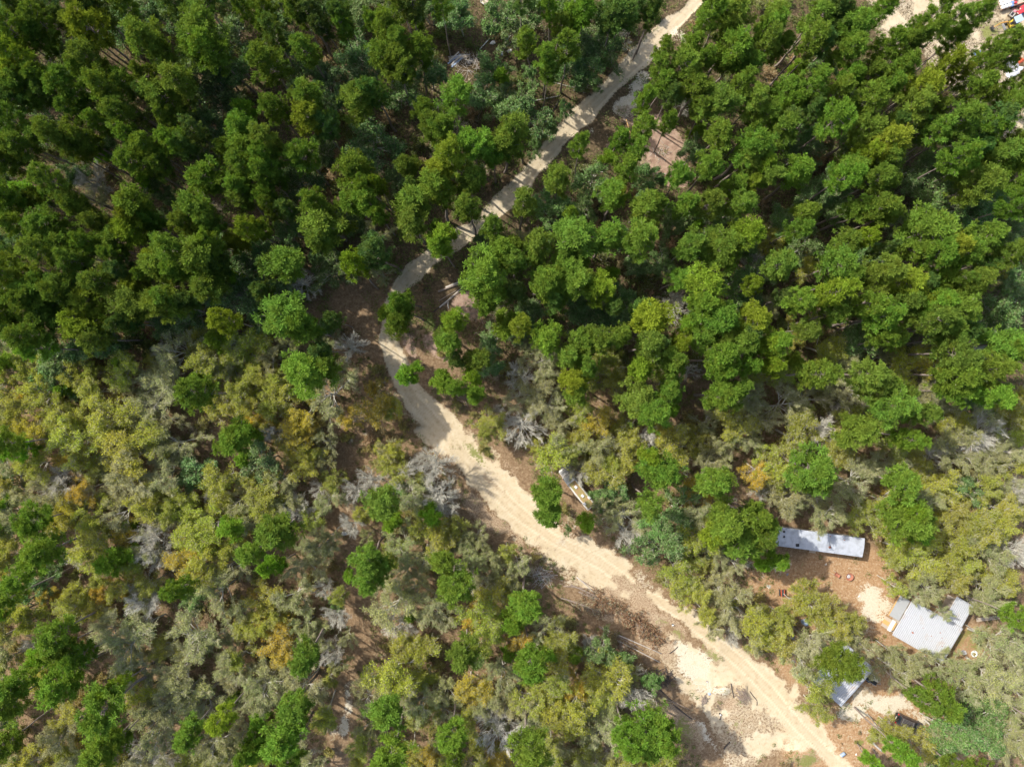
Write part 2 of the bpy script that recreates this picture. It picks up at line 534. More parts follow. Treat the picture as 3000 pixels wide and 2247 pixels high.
# ------------------------------------------------------------------ the trees, one by one
# traced crowns: "@ x0 y0 k" opens a patch of the photograph whose coordinates are enlarged k times; then kind and x,y,crown radius
TREES = """
@ 0 0 2.948
P 90,280,110 330,240,110 350,400,100 690,70,90 740,470,130 1060,60,100 1300,330,140 1800,270,190 480,640,90 850,730,110 740,640,90 560,820,130 1500,680,140 1480,890,140 1440,1040,80 1080,990,110 930,1080,90 1100,800,90 910,920,90 530,1120,110 690,1180,90 110,1060,120 290,1240,140 600,1330,85 1180,1260,110 1310,1250,100 1480,1210,110 1230,1420,110 1390,1430,90 2080,1150,110 2100,1290,130 1980,1340,90 2030,1450,100 1750,1550,150 420,1570,110 60,1430,120 200,800,120 2080,1560,100 700,210,90 60,1200,80 2180,90,70 1850,400,120 1340,450,100 640,960,80 1700,400,100 1250,700,80
Q 60,520,110 800,290,140 740,1310,90 200,640,130
D 250,50,90 1700,30,110 1340,830,80 1680,1150,90 400,860,80 110,900,90 1600,1290,90 100,90,90 560,170,80 900,150,90
p 1060,620,70 860,1320,60 2060,960,80 1280,1610,60 210,1620,80 1010,730,40
L 1590,130,100 1110,210,110 360,980,110 770,870,100 1760,640,170 1850,1250,100 1760,1060,130 1350,1560,80 2050,300,130 1400,140,100 560,400,80 100,340,70 620,700,70 1050,780,70 2050,640,130 1900,800,120 700,1560,80 940,1250,80
G 900,60,90 1230,60,70
B 800,1560,100
U 1250,1080,80 1050,1400,80 850,1480,80
@ 750 0 2.948
P 60,60,110 40,220,80 400,110,90 470,440,100 120,590,130 190,960,100 380,900,130 730,260,80 1050,190,70 1190,200,110 1250,400,100 1370,430,110 1110,500,100 1220,650,130 890,830,140 1450,950,100 1680,870,120 1690,1080,110 1470,1110,90 1600,60,70 1260,50,80 1900,1220,120 2140,1230,120 1830,1560,120 850,1480,130 1300,1400,90 90,1560,110 100,1150,120 410,1360,120 100,1350,100 2050,1350,90 930,1430,90 1160,330,80 1180,560,80 980,1590,90
Q 420,1060,120 1800,1320,120 1580,1560,110 1050,1640,60
D 590,1120,110 1050,800,110 130,300,90 620,200,80 1400,1640,80 760,60,80
p 1370,170,60 2170,700,60 620,1000,60
L 540,60,100 850,130,110 280,430,120 1770,150,110 980,670,90 990,1250,140 1320,830,110 1240,1540,90 330,1540,120 2130,800,70 2160,960,90 1720,1440,80 650,640,90 620,1350,100 150,160,100 330,760,90 1470,80,80 900,540,100 700,900,90 1950,850,80 2080,160,100 1980,640,110 1500,640,100 560,640,80
U 620,560,80 560,780,100 1400,1250,90 900,400,80 1100,1150,80 680,1500,90 1600,1300,90 1850,1010,90 1560,500,80
@ 1500 0 2.948
P 370,60,70 400,220,80 520,130,70 650,60,90 310,490,80 300,640,70 210,350,80 480,450,90 110,1110,110 1340,400,80 1270,600,100 1290,720,80 1180,870,100 1130,1060,100 1420,1000,80 890,1180,90 620,1340,90 1010,1370,110 420,1540,130 1690,120,130 1960,100,120 1900,330,150 2100,250,110 1500,560,100 1630,720,120 1950,480,130 2090,590,90 1940,800,110 2130,830,110 1750,900,120 1780,1130,110 2050,1250,150 2160,1030,90 1740,1420,100 2000,1380,110 1470,1560,110 1860,1570,90 2150,1500,100 950,1480,90 1850,70,90 1690,1020,80 2200,450,80 1560,400,80 1700,540,90
Q 2000,1640,80 900,1650,80
D 1380,800,80 950,100,110 820,60,90 1080,60,90 1180,150,80 850,210,90 1240,30,80 1660,60,70
p 820,1280,70 640,250,60 1550,1180,70
L 700,300,120 770,450,110 640,560,100 520,520,90 160,960,110 60,960,80 160,650,50 700,1540,100 1160,1560,110 1560,1330,120 340,1130,70 560,680,80 660,700,70 60,260,90 100,60,90 470,960,60 220,1260,60 180,120,80 1600,880,60
B 1500,880,60 920,310,60
U 1000,250,80 60,700,70 1250,130,70
@ 2250 0 2.948
P 380,200,120 470,100,80 330,370,110 60,400,90 120,140,110 800,230,120 1010,330,110 1010,110,120 720,480,110 1150,430,90 1220,250,90 1480,60,110 1400,250,100 1600,240,90 1810,210,120 1560,370,90 330,740,110 120,820,100 570,830,80 240,920,90 750,690,90 900,580,90 1050,620,80 1240,600,140 1010,740,100 840,870,130 1280,940,120 1840,560,110 1990,560,110 1780,720,130 2050,920,110 2110,760,100 550,1070,130 860,1090,120 60,1130,120 1600,1000,120 1480,1200,110 1020,1380,110 700,1430,120 640,1560,110 270,1510,120 1850,1110,120 1670,1390,100 2000,1400,130 2150,1350,120 1850,1580,130 2080,1550,110 900,1560,110 1040,1550,80 1900,380,100 2150,380,100 1720,1480,80 2080,1240,90 1350,420,80 1850,830,90 1460,930,80
Q 1520,590,140 1290,780,140 1100,1260,120 820,1370,90 30,1500,80 1700,620,70
D 560,130,110 650,280,90 460,330,90 180,1020,90 470,1020,80 1950,1060,90 1800,1260,90 650,30,80 1330,1120,90 1660,1150,90 1100,1060,80
p 1480,700,60 200,560,60 1650,1530,60
L 760,1250,110 500,1580,110 1250,1530,120 1560,1600,110 270,1330,110 480,580,80 300,1180,90 700,900,80 1500,1400,80 1330,1420,90
U 420,870,90 600,650,90 650,800,80 1500,820,90 450,1380,80 1900,1230,80
@ 0 562 2.948
P 60,110,110 240,60,90 620,70,100 700,170,90 130,280,90 330,270,130 350,530,120 400,420,70 880,210,90 1150,110,130 1330,240,90 970,370,110 600,420,120 780,400,100 620,590,110 940,500,80 1390,640,130 1530,470,120 1820,410,100 1720,130,150 2060,60,110 1760,580,160 1560,700,100 1740,740,130 90,660,140 600,760,120 280,830,150 250,970,120 890,770,120 1050,960,130 1420,870,140 1500,1000,110 850,1230,100 300,1230,120 400,1130,110 360,1350,100 40,900,90 60,1100,100 1840,800,110 500,900,110 430,770,90 1620,280,100 1780,270,100 430,1020,90 1250,640,70 130,760,90
Q 1060,260,130 1180,230,90 1170,830,90 760,930,120 740,1130,140 1940,1110,100 2140,290,100 1960,430,80 1260,550,80
D 1050,650,90 1180,1130,80 1600,900,90 140,1200,90 1100,1080,80 1900,660,80
p 50,1440,70 2060,720,70 1890,930,70 1080,1450,60 1840,1310,70 1800,1610,80
L 230,420,100 400,80,70 1470,60,60 1700,1060,110 1420,1150,90 2100,940,140 2080,520,110 900,1330,110 640,1320,100 740,560,100 480,1440,120 1450,240,50 2150,650,90 1000,1340,80 600,1060,80 1600,1130,80 450,1540,100
Y 1750,1210,90 2080,1290,120 1150,1560,120 1750,1500,130 2160,1590,70 250,1520,110 60,1600,90 600,1590,90 800,1600,80 1950,1480,80 1320,1470,70 1640,1280,80
G 820,70,80 1570,1400,140 1370,1590,110 2010,1560,100 1450,1500,90 130,1430,80
B 1870,1260,70 1420,1370,60
U 1190,1260,130 800,1440,120 60,420,90 40,510,80 540,240,80 1340,1330,110 1080,1250,80 960,1500,90
@ 750 562 2.948
P 520,70,90 560,230,180 500,370,110 850,80,110 960,60,110 60,60,80 50,290,70 1330,80,140 1340,250,130 1580,50,140 1650,500,100 1850,180,110 2120,300,110 2100,520,120 1990,650,160 2020,850,150 1340,1030,120 1180,1160,130 1660,1230,140 1850,1370,120 270,1080,190 450,1190,120 460,1480,190 240,560,150 1290,880,110 600,1560,100 120,200,70 1050,180,80 1950,1000,90
Q 860,700,130 1600,310,150 1720,1080,120 1890,1590,80
D 1090,520,120 640,1100,90 120,700,90 1760,1480,90 580,1350,80 60,900,80 250,160,70
p 1090,1030,70 1390,1480,85 1530,1590,80 1660,1620,85 2150,1180,100 680,330,60
L 320,330,100 680,650,100 660,420,70 110,850,110 1970,440,90 2160,610,90 80,480,70 640,1150,80 560,500,70 60,1080,90 2000,1290,90 1990,1450,90 560,560,60 300,700,70 780,260,80
G 1080,700,80 1050,380,80 140,1490,80 280,1320,80 660,1310,70 2140,960,60
Y 50,1590,80 180,1630,80 60,1280,80
B 800,1340,100 390,790,80
U 930,330,100 1090,810,50 540,560,80 450,840,80 1080,590,70 1620,1420,60 2050,1520,80 850,300,70
@ 1500 562 2.948
P 70,180,120 30,640,100 570,390,180 800,420,120 560,230,70 220,510,120 440,660,150 210,760,130 500,830,120 650,720,80 250,900,100 900,80,120 1150,80,90 1130,240,140 1130,450,130 1500,500,120 1510,90,110 1640,110,100 1990,100,110 1820,520,160 1440,740,80 1680,930,120 1740,1120,140 1180,1330,120 1370,1430,130 940,1280,90 320,1280,120 540,1290,110 760,1320,110 520,1460,110 680,1480,90 1780,1430,120 1960,1330,130 2160,1310,100 60,480,90 250,590,90 1680,1300,90 2010,1490,90 1740,1580,80 1860,640,80 1880,1240,80 380,850,80
Q 790,840,130 2030,310,120 1650,780,130 2040,1070,120 1220,1170,150 1460,1250,80 560,1580,110 1110,1590,110 30,1130,90 2110,820,70
D 1140,1030,90 840,960,80 30,860,90 330,950,80 1290,1300,70 2060,1200,80
p 840,690,60 1500,1160,80 1600,300,50 620,580,60
L 310,230,90 1430,260,90 1640,290,100 1050,620,80 1280,640,80 960,900,80 570,1010,110 650,1120,110 930,1050,100 840,1150,80 1880,770,100 2150,720,90 120,1180,70 2030,450,80 300,80,80 400,130,80 620,170,80 1780,250,70 150,1030,90 960,420,60 2090,920,80
Y 2180,400,70 870,1440,80 880,1560,90 700,1600,100 1320,1590,80 2090,1610,80 860,1600,70
G 60,1290,70 250,1470,120 300,1590,80 110,400,60
B 1400,970,80 2080,610,80 60,1600,90 1520,1530,60 2180,1000,50
U 1150,760,100 1100,850,90 770,570,90 930,620,70 1200,880,80 700,130,80 1250,120,70 1330,480,80 1900,900,80 1600,1420,70 1800,80,80
@ 2250 562 2.948
P 900,110,130 740,110,90 360,150,80 260,310,80 650,470,120 1350,330,180 1400,480,120 1200,470,90 80,680,130 620,620,130 930,720,130 1200,930,110 900,950,130 940,1090,120 1060,1130,110 580,1070,110 250,850,100 1640,600,100 1880,320,120 1780,720,110 1560,800,90 1660,1060,120 1450,1080,130 1370,1200,130 1560,1160,110 1540,1370,130 1700,1560,130 1920,1570,120 2050,1280,150 2130,1400,110 1050,1230,90 960,1380,90 930,1560,120 1060,1590,90 360,1540,120 2150,560,100 2120,130,100 1080,180,80 1500,950,80 1750,890,90 660,760,90 1550,720,80 1560,1280,80 380,1160,80 1270,1070,80
Q 450,880,120 1150,830,130 1640,470,110 40,1390,100 30,1500,90 1400,1000,80 800,380,80
D 1890,420,90 1310,790,80 1900,560,80 1730,1180,80 160,930,70 1000,540,60
p 260,1420,60 430,1600,70 1560,600,60
L 1560,100,160 80,270,90 330,470,120 900,560,110 560,120,80 1750,90,130 1900,60,100 2030,1030,140 1950,1110,90 2130,880,110 680,870,80 720,1270,110 1140,270,80 1430,900,80 2100,740,100 1800,1230,80 2060,370,80 1320,150,90 480,50,80 560,210,70 300,60,70
Y 50,390,80 340,640,90 480,1330,120 140,1540,80 1190,1510,110 1350,1560,100 1980,710,90 640,1340,60 1100,1300,60 180,1200,80
G 640,1430,100 620,1600,110 30,960,70 1000,1440,60
B 1790,1400,70 540,1350,50
U 500,1450,90 790,1420,80 160,480,70 130,1120,80 830,300,60 1250,1400,70 1900,1420,70
@ 0 1124 2.948
P 1690,100,120 1960,520,140 330,1230,120 330,1430,130 280,1570,120 80,530,100 2170,1490,90
p 2110,440,80 1010,1460,90 2010,1270,80 560,30,50 1170,1240,45 30,1030,60 30,1230,70 220,570,80 2100,660,60
Y 600,270,120 500,380,90 620,480,140 940,280,150 1000,440,100 1130,580,160 1290,440,120 720,620,100 850,700,90 300,700,110 60,260,90 140,160,100 370,80,110 850,70,110 1900,830,110 2150,810,80 1860,1190,120 2040,100,110 2160,180,90 1900,180,110 1600,1110,110 800,1180,120 570,1220,110 850,1370,130 800,1480,120 1680,1350,130 1750,1540,130 2000,1440,100 1150,1590,90 90,1350,100 1230,1010,110 1540,990,100 1400,1000,90 1500,1120,90 1950,1060,80 700,330,80
O 280,420,110 560,650,60 280,130,60 2180,330,70 620,1040,100 1600,1500,130 1110,1320,70 120,1610,90 740,900,100 1060,80,60
G 1400,110,160 1190,250,110 1420,310,100 760,300,70 1280,660,100 1440,780,140 1130,830,150 950,750,90 400,1000,120 110,900,120 190,1190,100 1060,1080,120 2140,1150,110 2080,1010,100 1550,500,120 1420,1150,90 2000,1560,110 60,1500,80 1250,1460,90 180,1010,90 760,1010,80 1090,60,90
B 470,880,110 1840,980,60 1300,1290,100 1350,1440,110 1340,180,80 650,1440,80
L 1700,730,100 1650,850,70
U 570,130,120 420,1590,80 450,790,80 1780,1430,70 1000,940,60 620,730,60
@ 750 1124 2.948
P 170,1270,150 950,1500,150 1690,50,90 1060,1600,80 1660,1560,100 1080,1060,150
p 1500,1120,80 210,1570,80 1880,20,70 750,1640,50 1150,1180,70
Y 1200,220,90 250,70,110 130,220,90 60,400,90 450,700,130 500,620,90 600,860,100 150,900,120 90,1050,100 490,1190,90 1150,570,80 1200,760,90 900,1100,80 1430,1250,110 1580,1300,110 1740,1210,90 1200,1480,90 2160,1430,80 2020,330,100 1940,410,80 1200,640,70 360,560,80 1590,1420,80 120,70,70 1400,850,60
O 1050,250,110 870,310,80 1040,60,70 410,320,110 350,450,110 60,290,90 470,430,90
G 640,110,140 570,1420,120 440,1530,110 640,1300,90 280,1010,90 980,1300,70 1150,610,70 1350,970,110 1290,1370,110 1450,1450,110 1850,1550,110 2010,1490,100 1310,1600,90 2140,1600,80 600,480,100 620,690,90 640,980,120 210,800,100 1740,1330,90 1920,1310,100 420,1440,80 1470,1000,80 1830,1440,80
B 370,1090,80 850,1220,90 830,880,110 1010,830,80 1250,820,90 1550,720,140 1600,950,110 150,400,80 2110,280,70 1620,1060,80 1490,640,80 540,900,70
L 90,650,110 1260,900,60
U 970,580,60 1960,560,50 1330,1100,60 1370,370,60 2000,620,40 60,560,60
@ 1500 1124 2.948
P 560,70,110 1130,130,140 1180,250,130 1390,90,110 1790,110,140 310,960,150 310,1150,130 1220,830,140 1180,990,100 1840,880,140 1860,1190,140 1950,1350,150 2120,1180,120 2150,1390,110 1960,70,80 2080,1110,90
Q 1210,690,80 1750,1290,90
p 640,1190,80 2170,1580,70 1350,210,60
Y 590,230,90 620,450,90 300,650,120 960,460,100 1420,540,130 1010,580,110 820,760,110 1590,470,80 1940,370,120 1540,800,70 1570,620,60 1430,1580,120 1620,1370,130 800,680,80 1600,1240,90 920,380,70 500,580,70 700,560,60 200,560,80 1060,700,70 1680,1530,60
O 750,340,95 2130,720,100 1590,900,95 1270,420,90
G 200,80,130 310,170,110 430,400,100 430,520,110 800,540,110 1690,650,120 1830,600,100 2130,310,110 1660,340,80 2080,80,110 960,1130,110 770,1110,100 1450,740,60 30,1540,100 1640,1100,110 1960,480,90 2080,510,70 1750,1450,90 560,700,70 1900,1540,70 1360,420,70 2000,200,80
B 80,350,115 1110,470,90 590,750,95 970,1280,95 2170,930,60 460,700,60
L 1330,1380,130 1260,1240,100 780,960,90 500,1230,36 1430,1090,110 1450,1340,80 900,900,80
U 1000,900,80 900,1060,70 1520,330,80 200,1500,70 180,470,60 860,860,60
@ 2250 1124 2.948
P 990,50,120 1130,190,130 1330,290,100 1250,420,90 820,450,150 430,700,150 430,830,110 1140,820,130 1190,1180,160 1620,60,110 1950,60,120 10,1250,90 1140,40,80
Q 1230,1090,90 320,640,60
p 50,1550,85 1320,1290,80
Y 980,340,90 570,470,90 690,250,80 620,620,100 200,420,140 100,710,110 150,800,120 850,1090,110 1050,1020,110 950,1200,110 1500,800,120 1310,720,90 1120,560,110 1150,1440,110 1380,1460,130 1440,1190,110 1620,1350,100 1850,1270,130 1860,860,110 1800,1130,110 2000,1080,120 2080,250,110 2100,450,110 1580,350,100 1680,1560,100 2050,1250,90 1710,1210,90 1600,1100,100 2150,720,90 1430,1570,110 1100,1540,90 300,250,70 1230,600,70 1950,150,80 2130,130,80
O 880,1050,60 640,640,50 1070,960,60
G 120,210,140 350,150,110 700,60,130 1390,80,110 1470,210,110 1640,560,140 760,850,130 540,1110,150 900,720,100 150,1010,120 1350,960,110 1830,290,100 1560,720,80 1800,1390,100 1930,1490,120 420,1000,100 2000,560,120 1900,700,100 1080,650,80 2060,900,90 1300,900,70 20,940,60 200,1080,70 2120,1000,80
B 420,390,95 600,210,60 1850,430,150 1400,580,90 2130,900,90 2140,1470,120 2050,640,70
L 1690,930,90 1780,150,100 1200,1010,60
U 1530,920,60 1000,400,60 260,590,60 1750,760,60
@ 0 1685 2.948
P 60,170,100 500,500,140 590,880,150 110,980,130 100,1100,120 930,1160,160 800,1560,130 50,1430,110 930,1480,100 1500,170,105 700,760,90 1600,1390,105 570,630,100
Q 1050,1010,80 1930,1220,95
p 420,690,80 2190,1230,50 2160,1590,80 2010,1090,50 20,310,70 880,1400,80
Y 830,310,90 200,310,110 60,740,90 640,260,100 670,140,90 1100,850,80 1220,1030,110 580,1240,90 530,1620,90 1420,620,80 350,810,100 230,400,80 2100,690,80 2120,460,80 1300,60,80 900,50,70 200,1560,80 1010,150,90 1560,680,70 1900,1620,80
O 840,170,90 1110,110,60 120,60,70 750,1370,90 1770,1620,70 2180,200,50 850,1330,60 400,170,70
G 1050,570,190 960,470,110 1290,800,110 1600,800,130 1600,1020,140 1490,1120,130 1750,1060,130 1350,1290,150 1680,560,140 1900,130,120 2010,770,110 2010,900,90 2100,300,80 510,1370,120 1800,1440,120 2130,1370,100 100,1580,90 1880,520,90 600,1300,70 2130,1090,90 2000,650,80 1300,420,90 1250,1160,90
B 1290,190,110 1220,1490,70 1430,1560,85 310,620,70 1450,980,80
L 350,80,80 1720,240,80
U 150,620,80 760,600,80 690,1060,80 1700,300,70 430,1120,80 760,940,70 1220,660,60
@ 750 1685 2.948
P 990,40,120 1640,100,130 1780,650,140 1130,1230,140 1160,1500,130 320,1160,140 280,1430,140 250,1570,110 400,710,120 1680,1320,110 1760,1560,80
p 1350,350,42 30,1560,80 30,1200,60 330,1280,80 2180,640,50
Y 100,220,100 160,310,80 600,1140,110 640,860,80 1300,600,110 1200,870,150 1490,860,70 2000,430,150 2050,180,120 1430,1220,90 940,1470,110 1330,700,80 2040,550,90 1390,930,80 900,1580,80 1370,1600,80 1600,1600,80 1900,1480,80 1840,1270,90 1960,960,80 60,440,80 720,170,70 1340,1470,80
O 250,370,60 200,530,110 270,680,80 1840,960,100 2100,1540,90 1490,1540,90 1830,390,80 60,320,60
G 370,560,100 430,440,90 330,190,110 450,940,130 100,890,120 80,1080,130 960,1090,110 1080,970,90 1000,1310,80 1400,1090,110 1650,1000,100 1230,240,140 1520,280,120 2010,60,90 2120,860,110 1970,1120,110 2150,1100,80 1620,1490,70 750,540,80 540,560,80 1400,130,90 1090,110,70 1640,1180,80 700,760,70 2150,50,80 300,850,80 1330,1000,70
B 680,320,95 600,130,80 690,680,95 1250,430,85 1840,90,80 2080,1310,130 2050,1160,70
U 1640,380,70 1560,600,80 450,300,70 1580,760,70 1480,700,60 2000,800,60 1500,1360,60
L 720,240,60 1900,700,70
@ 1500 1685 1.693
P 60,130,75 60,420,75 70,860,80 640,770,100 800,790,65 700,850,70 580,820,60
p 175,360,38 302,375,33 15,190,50
Y 250,300,60 230,420,70 330,640,75 250,500,60 480,540,70 420,600,60 280,740,75 380,890,50 780,900,55 830,60,70 930,90,65 1180,220,70 1220,280,55 950,180,55 180,640,60 200,830,55 120,630,60 860,20,50 540,510,50 1240,200,50
O 330,540,50 70,300,50
G 1075,130,72 140,280,55 40,600,65 440,790,75 480,700,60 230,880,60 700,650,48 1000,230,55 1200,350,50 1040,60,55 540,570,50 60,690,55 580,900,50 390,700,50
B 180,700,45 600,580,65 1090,290,45 370,330,28 400,380,30
L 680,520,45 440,380,50 560,430,40
U 540,690,40 130,550,35
@ 2250 1685 1.693
P 830,600,100 740,590,55 680,890,60 350,440,112 1230,230,55
p 700,560,45 540,935,45
Y 190,110,70 290,180,70 130,130,50 330,230,75 400,240,60 50,250,70 70,310,60 640,780,70 720,850,70 570,760,55 215,590,84 250,670,60 900,20,60 1180,70,60 620,40,40 270,230,55 60,200,50
G 210,330,88 180,430,84 490,350,65 800,60,80 640,480,80 720,440,75 620,380,55 860,430,55 1015,180,50 885,190,40 1010,550,70 1150,350,90 1230,420,70 1065,290,45 1140,500,85 1220,560,60 950,450,55 1210,850,65 1090,60,65 1240,680,55 1170,770,60 720,90,50 420,310,55 1100,150,60 850,760,50
L 1060,700,75 880,800,80 1090,800,70 960,760,60
P 1120,1060,80 990,1020,70 1420,900,60 1400,780,55
U 432,825,15 450,780,12 365,835,8
"""
HEXC = {'P': (.155, .265, .040), 'Q': (.225, .320, .034), 'D': (.105, .195, .050), 'p': (.17, .305, .036),
        'Y': (.36, .40, .055), 'O': (.50, .39, .045), 'G': (.335, .385, .155), 'B': (.38, .36, .20), 'L': (.145, .265, .072), 'U': (.2, .2, .07)}


def parse_trees():
    out, ox, oy, k = [], 0, 0, 1
    for line in TREES.strip().splitlines():
        w = line.split()
        if w[0] == '@':
            ox, oy, k = float(w[1]), float(w[2]), float(w[3])
            continue
        for t in w[1:]:
            x, y, r = (float(a) for a in t.split(','))
            out.append((w[0], ox + x / k, oy + y / k, r / k))
    return out


TREE_LIST = parse_trees()

# ------------------------------------------------------------------ the ground
def octave(nx, ny, cells, seed):
    """smooth random field on an ny x nx grid, about cells bumps across"""
    g = np.random.default_rng(seed)
    cy = max(2, int(cells * ny / nx))
    a = g.random((cy + 3, cells + 3))
    x = np.linspace(0, cells, nx)
    y = np.linspace(0, cy, ny)
    xi, yi = np.floor(x).astype(int), np.floor(y).astype(int)
    fx, fy = x - xi, y - yi
    fx, fy = fx * fx * (3 - 2 * fx), fy * fy * (3 - 2 * fy)
    A = a[np.ix_(yi, xi)] * (1 - fx) + a[np.ix_(yi, xi + 1)] * fx
    B = a[np.ix_(yi + 1, xi)] * (1 - fx) + a[np.ix_(yi + 1, xi + 1)] * fx
    return A * (1 - fy)[:, None] + B * fy[:, None] - 0.5


STEP = 0.32
GX, GY = 96.0, 72.0
nx, ny = int(2 * GX / STEP) + 1, int(2 * GY / STEP) + 1
xs = np.linspace(-GX, GX, nx)
ys = np.linspace(-GY, GY, ny)
XX, YY = np.meshgrid(xs, ys)
UU = XX * F_PX / CAM_H + 1500.0
VV = -YY * F_PX / CAM_H + 1123.5
nz1 = octave(nx, ny, 26, 1) + 0.6 * octave(nx, ny, 60, 2) + 0.4 * octave(nx, ny, 140, 3)
nz2 = octave(nx, ny, 60, 4) + 0.7 * octave(nx, ny, 130, 5) + 0.5 * octave(nx, ny, 280, 6)
nz3 = octave(nx, ny, 14, 7) + 0.5 * octave(nx, ny, 40, 8)


def line_field(pts):
    """distance (source px) to a polyline whose points are (u, v, half width), less the half width there; and the distance itself"""
    best = np.full(UU.shape, 1e9)
    raw = np.full(UU.shape, 1e9)
    for (u0, v0, w0), (u1, v1, w1) in zip(pts[:-1], pts[1:]):
        du, dv = u1 - u0, v1 - v0
        t = np.clip(((UU - u0) * du + (VV - v0) * dv) / (du * du + dv * dv), 0, 1)
        d = np.hypot(UU - u0 - t * du, VV - v0 - t * dv)
        best = np.minimum(best, d - (w0 + t * (w1 - w0)))
        raw = np.minimum(raw, d)
    return best, raw


def blobs(lst):
    """soft blobs (u, v, ru, rv, degrees, strength)"""
    o = np.zeros(UU.shape)
    for u, v, ru, rv, a, s in lst:
        c, sn = math.cos(R(a)), math.sin(R(a))
        p = ((UU - u) * c + (VV - v) * sn) / ru
        q = (-(UU - u) * sn + (VV - v) * c) / rv
        o = np.maximum(o, s * np.clip(1.6 - 1.2 * np.sqrt(p * p + q * q), 0, 1))
    return o


ROAD = [(2110, -130, 22), (2043, 0, 22), (2002, 44, 22), (1941, 102, 25), (1880, 165, 27), (1826, 217, 27), (1765, 280, 26), (1710, 336, 26), (1646, 397, 26), (1578, 475, 25),
        (1530, 539, 23), (1479, 589, 23), (1425, 643, 21), (1350, 695, 19), (1279, 745, 21), (1242, 772, 22), (1208, 799, 21), (1174, 833, 18), (1147, 888, 13), (1138, 940, 12), (1138, 1000, 22),
        (1152, 1037, 28), (1166, 1071, 30), (1180, 1118, 34), (1215, 1175, 40), (1272, 1236, 47), (1320, 1290, 50), (1365, 1345, 48), (1411, 1400, 50), (1462, 1448, 48), (1505, 1492, 42),
        (1551, 1527, 40), (1612, 1575, 42), (1690, 1612, 48), (1760, 1650, 52), (1815, 1690, 50), (1870, 1735, 40), (1949, 1770, 28), (2008, 1808, 24), (2067, 1856, 24), (2126, 1903, 26),
        (2180, 1950, 32), (2230, 2000, 45), (2285, 2060, 66), (2335, 2120, 62), (2395, 2180, 40), (2445, 2232, 30), (2500, 2290, 28), (2600, 2390, 28)]
road_sd, road_raw = line_field(ROAD)
TRACKS = [(u, v, 1) for u, v, _ in ROAD]
sand_blobs = blobs([(2110, 2020, 130, 100, 30, 1.3), (2210, 2110, 140, 110, 20, 1.4), (2020, 1950, 100, 60, 40, 1.1), (2190, 2190, 80, 60, 0, 1), (1990, 1890, 70, 30, 42, .65),
                    (1440, 1330, 45, 30, 40, .8), (1390, 1290, 60, 22, 45, .75), (1470, 1400, 50, 25, 45, .7), (1620, 1640, 70, 25, 30, .75), (1700, 1700, 80, 22, 32, .7),
                    (1090, 1270, 48, 18, 10, .75), (1030, 2010, 20, 26, 0, .6), (1020, 1480, 16, 30, 0, .5), (1330, 830, 22, 14, -40, .55), (1550, 1530, 120, 60, 38, .6),
                    (2900, 60, 230, 150, 0, 1.1), (2650, 60, 110, 90, 30, .9), (2850, 230, 140, 90, 20, .95), (2980, 330, 90, 120, 0, .9), (2650, 0, 110, 60, 0, 1), (2780, 200, 90, 60, 40, .8),
                    (1720, 1480, 30, 40, 0, .35), (1950, 1520, 30, 30, 0, .35)])
white_blobs = blobs([(2570, 1770, 62, 44, 40, 1), (2600, 2062, 92, 32, 8, 1), (2500, 2085, 60, 22, 0, .8), (2480, 1665, 36, 18, 30, .75), (2530, 1720, 30, 20, 0, .6), (2670, 2080, 40, 22, 30, .6), (2710, 2110, 22, 14, 0, .5),
                     (2040, 1950, 70, 44, 50, .95), (2060, 2000, 60, 34, 50, .8), (1990, 1900, 36, 20, 30, .75), (2270, 1655, 50, 22, 0, .55), (2200, 1655, 40, 14, 10, .55), (2240, 1690, 30, 14, 20, .4),
                     (1880, 240, 26, 44, 40, .75), (1845, 310, 44, 30, 0, .75), (1760, 385, 44, 28, 20, .7), (1990, 110, 40, 22, 50, .7), (1700, 420, 20, 18, 0, .55), (1960, 160, 20, 30, 0, .5),
                     (1035, 1290, 30, 16, 0, .7), (1020, 2060, 14, 60, 0, .65), (1010, 2130, 14, 40, 0, .6), (2060, 2140, 18, 70, -30, .7), (2120, 2020, 22, 20, 0, .6)])
clay_blobs = blobs([(1950, 440, 60, 80, -10, 1), (1900, 370, 60, 40, 0, .8), (1990, 520, 50, 40, 0, .8), (1810, 430, 40, 30, 0, .6), (1290, 1020, 34, 60, -50, .9), (1200, 1010, 18, 50, -20, .8), (1370, 900, 46, 50, 0, .9)])
grass_blobs = blobs([(1600, 385, 26, 40, 30, .9), (1570, 440, 22, 26, 0, .8), (2910, 90, 60, 30, -20, .5), (2960, 100, 30, 40, 0, .5), (2760, 2000, 30, 40, 0, .2), (2860, 1890, 40, 34, 0, .65), (2820, 1870, 60, 50, 0, .4),
                     (2960, 1990, 60, 60, 0, .3), (1290, 800, 40, 24, -40, .5), (1320, 830, 30, 18, 0, .45), (1400, 1340, 14, 60, -40, .75), (1420, 1310, 12, 40, -35, .7), (1990, 1860, 60, 16, 40, .5), (2070, 1900, 70, 14, 42, .55),
                     (1780, 1660, 60, 10, 30, .35), (2010, 2150, 50, 40, 40, .5), (2330, 2200, 60, 34, 0, .5), (2350, 2220, 50, 30, 20, .5), (1100, 860, 40, 50, -40, .35), (1060, 1030, 30, 40, 0, .35), (2900, 380, 60, 40, 0, .4), (2520, 2175, 14, 10, 0, .9),
                     (2350, 640, 120, 120, 0, .35), (1240, 780, 26, 16, -40, .5)])
